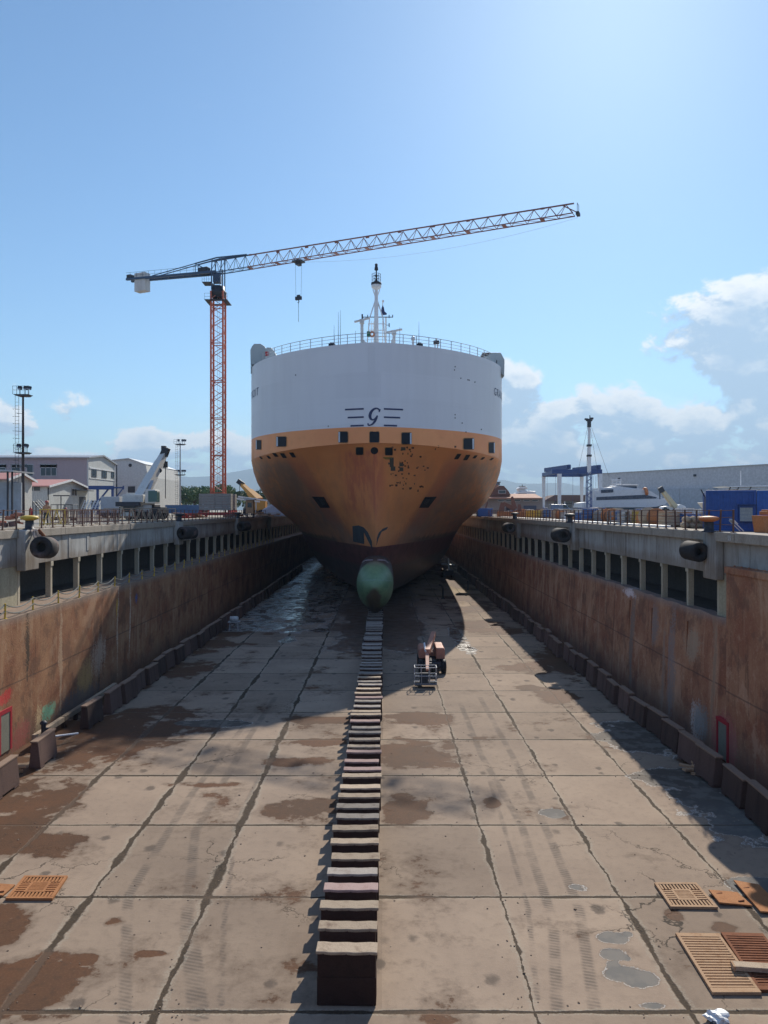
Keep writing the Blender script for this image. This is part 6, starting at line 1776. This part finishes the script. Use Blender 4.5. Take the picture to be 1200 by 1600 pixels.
MB().prism([(-2.4, 0), (2.4, 0), (2.0, 1.5), (.8, 2.3), (-.6, 2.0), (-2.0, 1.2)], 'y', -1.4, 1.4).build('cover', paint('pale blue tarp', (.45, .52, .62), .6), t, .2); MB().b2(-2.5, 2.5, -1.5, 1.5, -.02, .15).build('pallet', timber, t)
t = thing('site_cabin', 'small tan control hut on the left quay before the ship', 'hut', (gx(391, 112), 112, QZ))
MB().b2(-.55, .55, -.5, .5, .6, 2.6).build('wall', rust_pale, t, .03); MB().prism([(-.8, 2.6), (.8, 2.6), (.75, 2.75), (-.9, 3.0)], 'y', -.7, .7).build('roof', galv, t)
for x_ in (-.45, .45): MB().b2(x_ - .07, x_ + .07, -.4, .4, 0, .6).build('leg', dark_steel, t)
MB().b2(-.3, .3, -.52, -.48, 1.5, 2.2).build('window', window, t)
t = thing('panel_truck', 'grey boxy truck body left of the mobile crane', 'truck', (gx(181, 92), 92, QZ))
MB().b2(-1.1, 1.1, -2, 2, .8, 2.7).build('box', paint('light grey truck box', (.4, .42, .44), .6), t, .05); MB().b2(-1.0, 1.0, -2.2, 2, .45, .8).build('chassis', dark_steel, t)
for x_ in (-.85, .85):
    for y_ in (-1.3, 1.3): MB().lathe([(0, -.14), (.42, -.14), (.42, .14), (0, .14)], (x_, y_, .42), 14, (1, 0, 0)).build('wheel', rubber, t)

# ================================================================ RIGHT QUAY CLUTTER
cols = {'orange': paint('clutter orange', (.5, .2, .08), .7, 0, .4), 'tan': paint('clutter tan', (.48, .36, .24), .8, 0, .4), 'white': paint('clutter white', (.62, .6, .57), .7, 0, .35),
        'red': paint('clutter red', (.42, .05, .04), .6, 0, .4), 'yellow': paint('clutter yellow', (.55, .38, .08), .6, 0, .4), 'blue': paint('clutter blue', (.04, .12, .33), .6, 0, .4),
        'brown': paint('clutter brown', (.2, .11, .07), .85, 0, .4), 'grey': paint('clutter grey', (.28, .28, .28), .8, 0, .4)}
def drum(label, m, group):
    t = thing('drum', label, 'drum', group=group)
    MB().lathe([(0, 0), (.29, 0), (.3, .03), (.285, .05), (.285, .3), (.305, .32), (.285, .34), (.285, .58), (.305, .6), (.285, .62), (.285, .85), (.3, .88), (.27, .88), (.27, .86), (0, .86)], n=16).build('barrel', m, t)
    MB().lathe([(0, .86), (.04, .86), (.04, .885), (0, .885)], (.15, 0, 0), 8).build('bung', galv, t); return t
def crate(label, m, group):
    t = thing('crate', label, 'crate', group=group); g = MB()
    for k in range(4): g.b2(-.6, .6, -.45, -.42, .12 + k * .2, .12 + k * .2 + .17).b2(-.6, .6, .42, .45, .12 + k * .2, .12 + k * .2 + .17).b2(-.6, -.57, -.42, .42, .12 + k * .2, .12 + k * .2 + .17).b2(.57, .6, -.42, .42, .12 + k * .2, .12 + k * .2 + .17)
    g.build('side', m, t); MB().b2(-.63, .63, -.48, .48, .92, .97).build('lid', m, t, .01)
    for x_ in (-.5, 0, .5): MB().b2(x_ - .06, x_ + .06, -.45, .45, 0, .12).build('runner', m, t)
    return t
def tote(label, m, group):
    t = thing('liquid_tank', label, 'tank', group=group)
    MB().b2(-.5, .5, -.45, .45, .16, 1.1).lathe([(0, 1.1), (.1, 1.1), (.1, 1.16), (0, 1.16)], n=10).build('tank', m, t, .06)
    g = MB()
    for x_ in np.linspace(-.53, .53, 6): g.tube((x_, -.48, .14), (x_, -.48, 1.12), .016, 4).tube((x_, .48, .14), (x_, .48, 1.12), .016, 4)
    for z_ in (.2, .5, .8, 1.12): g.path([(-.53, -.48, z_), (.53, -.48, z_), (.53, .48, z_), (-.53, .48, z_), (-.53, -.48, z_)], .018, 4)
    g.build('cage', galv, t); MB().b2(-.55, .55, -.5, .5, 0, .05).b2(-.55, -.4, -.5, .5, .05, .14).b2(.4, .55, -.5, .5, .05, .14).build('pallet', cols['brown'], t); return t
def reel(label, m, group):
    t = thing('cable_reel', label, 'cable reel', group=group)
    for y_ in (-.4, .34): MB().lathe([(0, y_), (.6, y_), (.6, y_ + .07), (0, y_ + .07)], (0, 0, .6), 20, (0, 1, 0)).build('flange', m, t)
    MB().lathe([(.36, -.33), (.36, .34)], (0, 0, .6), 18, (0, 1, 0)).build('drum', cols['brown'], t); return t
def stack(label, m, group):
    t = thing('pallet_stack', label, 'pallet stack', group=group)
    for k in range(6):
        g = MB()
        for j in range(6): g.b2(-.55, .55, -.5 + j * .18, -.38 + j * .18, k * .15 + .11, k * .15 + .135)
        for x_ in (-.5, 0, .5): g.b2(x_ - .05, x_ + .05, -.5, .5, k * .15, k * .15 + .108)
        g.build('pallet', m, t)
    return t
kinds = {'drum': (drum, 'steel drum'), 'crate': (crate, 'slatted crate'), 'tote': (tote, 'caged liquid tank'), 'reel': (reel, 'cable reel'), 'stack': (stack, 'stack of pallets')}
cp = {}; rr = random.Random(11)
for i in range(190):
    yy = 50 + 100 * (i / 190) ** 1.15; xx = rr.choice((19.7, 20.6, 21.8, 23.3, 25.5, 28.5)) + rr.uniform(-.5, .5) + (yy - 50) * .05
    k = rr.choice(('drum', 'drum', 'crate', 'crate', 'tote', 'reel', 'stack')); c_ = rr.choice(('orange', 'tan', 'white', 'white', 'red', 'orange', 'brown', 'tan', 'grey', 'yellow', 'blue'))
    if k == 'tote': c_ = rr.choice(('white', 'white', 'blue'))
    if k in ('reel', 'stack'): c_ = rr.choice(('tan', 'orange', 'brown'))
    key = (k, c_); lab = f"{c_} {kinds[k][1]} stored on the right quay behind the railing"
    if key not in cp: cp[key] = o_ = kinds[k][0](lab, cols[c_], f"{c_} {kinds[k][1]}s on the right quay")
    else: o_ = dup(cp[key])
    o_.location = (xx, yy, QZ + .012 + max(0, xx - 27) * .02); o_.rotation_euler[2] = rr.uniform(-.5, .5)
    s_ = rr.uniform(.85, 1.15); o_.scale = (s_, s_, s_)
# large tan sack heap, orange skip, frames
t = thing('sandbag_heap', 'low tan heap of sacks just left of the orange headed bollard', 'sacks', (gx(1084, 47), 47, QZ))
for k in range(7):
    MB().lathe([(0, -.45), (.16, -.4), (.22, -.15), (.23, .15), (.16, .4), (0, .45)], (-.6 + (k % 4) * .38 + (.2 if k > 3 else 0), random.uniform(-.1, .1), .2 + (.33 if k > 3 else 0)), 10, (random.uniform(-.3, .3), 1, .05)).build('sack', cols['tan'], t)
t = thing('skip', 'orange steel skip at the right edge before the blue cabins', 'skip', (gx(1212, 36.9), 36.9, QZ + .04))
MB().prism([(-.78, 0), (.9, 0), (.98, .82), (.9, .82), (.84, .1), (-.7, .1), (-.82, .82), (-.9, .82)], 'y', -.5, .5).prism([(-.78, 0), (.9, 0), (.98, .82), (-.9, .82)], 'y', -.55, -.5).prism([(-.78, 0), (.9, 0), (.98, .82), (-.9, .82)], 'y', .5, .55).build('body', cols['orange'], t, .01)
MB().b2(-.93, 1.0, -.6, -.55, .74, .82).build('rim', orange, t); MB().b2(-.6, .7, -.35, .4, .85, 1.02).b2(-.5, -.3, -.35, .4, 1.02, 1.1).build('load', cols['orange'], t, .02)
for x_ in (-.5, .55): MB().bar((x_, -.58, 0), (x_ * 1.05, -.6, .74), .08).build('rib', orange, t)
t = thing('deck_chair_frame', 'pale folding frame leaning by the rail before the blue cabin', 'frame', (gx(1150, 38.6), 38.6, QZ + .04))
for y_ in (-.2, .2): MB().bar((-.25, y_, .55), (.3, y_, .02), .05).build('leg', white, t)
MB().box((-.12, 0, .5), (.34, .45, .04), 0, 0, .8).build('seat', white, t)
for px, mm, lab in ((1012, red, 'red steel frame rack behind the right railing'), (966, cols['grey'], 'grey steel frame rack behind the right railing')):
    d = 58.0; t = thing('rack', lab, 'rack', (gx(px, d), d, QZ))
    for x_ in (-.7, .7):
        for y_ in (-.4, .4): MB().bar((x_, y_, 0), (x_, y_, 1.0), .08).build('post', mm, t)
    for z_ in (.3, .65, 1.0): MB().b2(-.74, .74, -.44, .44, z_ - .03, z_ + .03).build('shelf', mm, t)
t = thing('excavator_arm', 'pinkish rusty bent crane arm standing near the ship on the right quay', 'machine', (gx(798, 118), 118, QZ))
MB().bar((-1.6, 0, .4), (-1.2, 0, 2.2), .8, .6).bar((-1.2, 0, 2.2), (.6, 0, 1.3), .5, .7).bar((.6, 0, 1.3), (.2, 0, 3.2), .8, .3).build('arm', pinkrust, t, .04); MB().b2(-2, 1.8, -.8, .8, 0, .9).build('base', cols['orange'], t, .05)
MB().bar((1.4, 0, .6), (1.3, 0, 2.0), .6, .4).build('counter_arm', pinkrust, t)
tb = thing('tool_container', 'small bright blue tool container near the ship on the right quay', 'container', (gx(757, 124), 124, QZ))
MB().b2(-1.2, 1.2, -.9, .9, .1, 1.35).b2(-1.25, 1.25, -.95, .95, 1.35, 1.45).build('body', paint('tool box blue', (.02, .1, .35), .5), tb, .02); MB().b2(-.9, -.6, -.8, .8, 0, .1).b2(.6, .9, -.8, .8, 0, .1).build('skid', dark_steel, tb)
MB().bar((.2, 0, 1.45), (.5, 0, 2.4), .2).build('lever', pinkrust, tb)
t = thing('work_van', 'small blue grey van parked beside the boat hoist', 'van', (gx(876, 150), 150, 11.1))
MB().prism([(-2.1, .4), (2.1, .4), (2.1, 1.0), (1.4, 1.2), (.9, 1.9), (-2.1, 1.95)], 'y', -.9, .9).build('body', paint('blue grey van paint', (.15, .22, .32), .35), t, .08)
MB().prism([(.75, 1.25), (1.25, 1.2), (.88, 1.75), (.3, 1.78), (.3, 1.25)], 'y', -.93, .93).build('side_window', window, t)
for x_ in (-1.3, 1.35):
    for y_ in (-.85, .85): MB().lathe([(0, -.12), (.36, -.12), (.36, .12), (0, .12)], (x_, y_, .36), 14, (0, 1, 0)).build('wheel', rubber, t)
container('container', 'dark blue low container at the foot of the boat hoist', X(915, 190), X(946, 190), 190, 193, 11.1, Z(793, 190), blue_steel)

# ================================================================ TREES
def leaf_mat(name, a, b_):
    m, nt, b = new_mat(name)
    o_ = noise(nt, pos(nt), .35, 3); n2 = noise(nt, pos(nt), 2.2, 3)
    nt.links.new(mix(nt, n2.step(.35, .65), mix(nt, o_.step(.35, .65), a, b_), tuple(v * 1.5 for v in b_)).k, b.inputs['Base Color']); b.inputs['Roughness'].default_value = .6
    return m
leafs = [leaf_mat('bright leaves', (.05, .095, .02), (.085, .14, .035)), leaf_mat('dark leaves', (.03, .06, .02), (.05, .09, .03))]
bark = paint('bark', (.1, .07, .05), .9, 0, .4)
def tree(label, x, y, z, h, r, lm, seed):
    q = random.Random(seed); t = thing('tree', label, 'tree', (x, y, z))
    g = MB().tube((0, 0, -.1), (0, 0, h * .5), .28, 8, .16)
    limbs = []
    for k in range(6):
        a = q.uniform(0, 2 * PI); e = Vector((math.cos(a) * r * .6, math.sin(a) * r * .6, h * q.uniform(.55, .85))); g.tube((0, 0, h * q.uniform(.25, .48)), e, .12, 6, .04); limbs.append(e)
    g.build('trunk', bark, t)
    vs, fs = [], []
    clumps = [(Vector((q.gauss(0, r * .42), q.gauss(0, r * .42), h * q.uniform(.35, .93))), r * q.uniform(.25, .48)) for _ in range(15)] + [(e, r * .35) for e in limbs]
    for c_, cr_ in clumps:
        for _ in range(110):
            dvec = Vector((q.gauss(0, 1), q.gauss(0, 1), q.gauss(0, 1))).normalized() * cr_ * q.uniform(.55, 1.05)
            p_ = c_ + Vector((dvec.x, dvec.y, dvec.z * .8)); s_ = q.uniform(.16, .34)
            a = Vector((q.gauss(0, 1), q.gauss(0, 1), q.gauss(0, 1))).normalized(); b_ = a.orthogonal().normalized(); k = len(vs)
            vs += [p_ + a * s_, p_ + b_ * s_ * .6, p_ - a * s_, p_ - b_ * s_ * .6]; fs.append((k, k + 1, k + 2, k + 3))
    g = MB().add(vs, fs); g.build('crown', lm, t, fix=False)
    return t
tl = [(252, 235, 8.6, 3.6, 0, 'bushy green tree just right of the white warehouse'), (266, 250, 8.0, 3.6, 1, 'dark green tree behind the stone house gable'), (278, 240, 8.2, 3.2, 1, 'dark green tree behind the slim grey light mast'),
      (291, 252, 8.6, 3.8, 0, 'bright green tree just right of the slim grey light mast'), (303, 244, 8.4, 3.4, 0, 'bright green tree midway between the slim mast and the tower crane'), (314, 250, 8.6, 3.6, 1, 'dark tree just left of the tower crane'),
      (326, 246, 8.8, 3.6, 0, 'green tree showing through the foot of the tower crane'), (352, 215, 8.4, 3.4, 0, 'bright green tree just right of the tower crane'), (364, 222, 6.6, 3.0, 1, 'lower dark tree left of the yellow crane boom'), (384, 232, 6.2, 3.4, 1, 'dark low tree behind the yellow crane boom'), (404, 240, 6.4, 3.6, 1, 'dark tree touching the ship side on the left')]
for i, (px, d, h, r, k, lab) in enumerate(tl): tree(lab, X(px, d), d, 11.2, h, r, leafs[k], 30 + i)
# rock armour mound and far sheds behind the yellow crane
d = 260.0; O = Vector((X(405, d), d, 11.2)); t = thing('warehouse', 'far dark low warehouse roof behind the yellow crane', 'building', O)
MB(O).b2(X(388, d), X(440, d), d, d + 12, 11.1, Z(780, d)).build('wall', grey_low, t); MB(O).prism([(X(384, d), Z(780.5, d)), (X(444, d), Z(780.5, d)), (X(436, d), Z(774, d)), (X(396, d), Z(774, d))], 'y', d - 1, d + 13).build('roof', brown_roof, t)
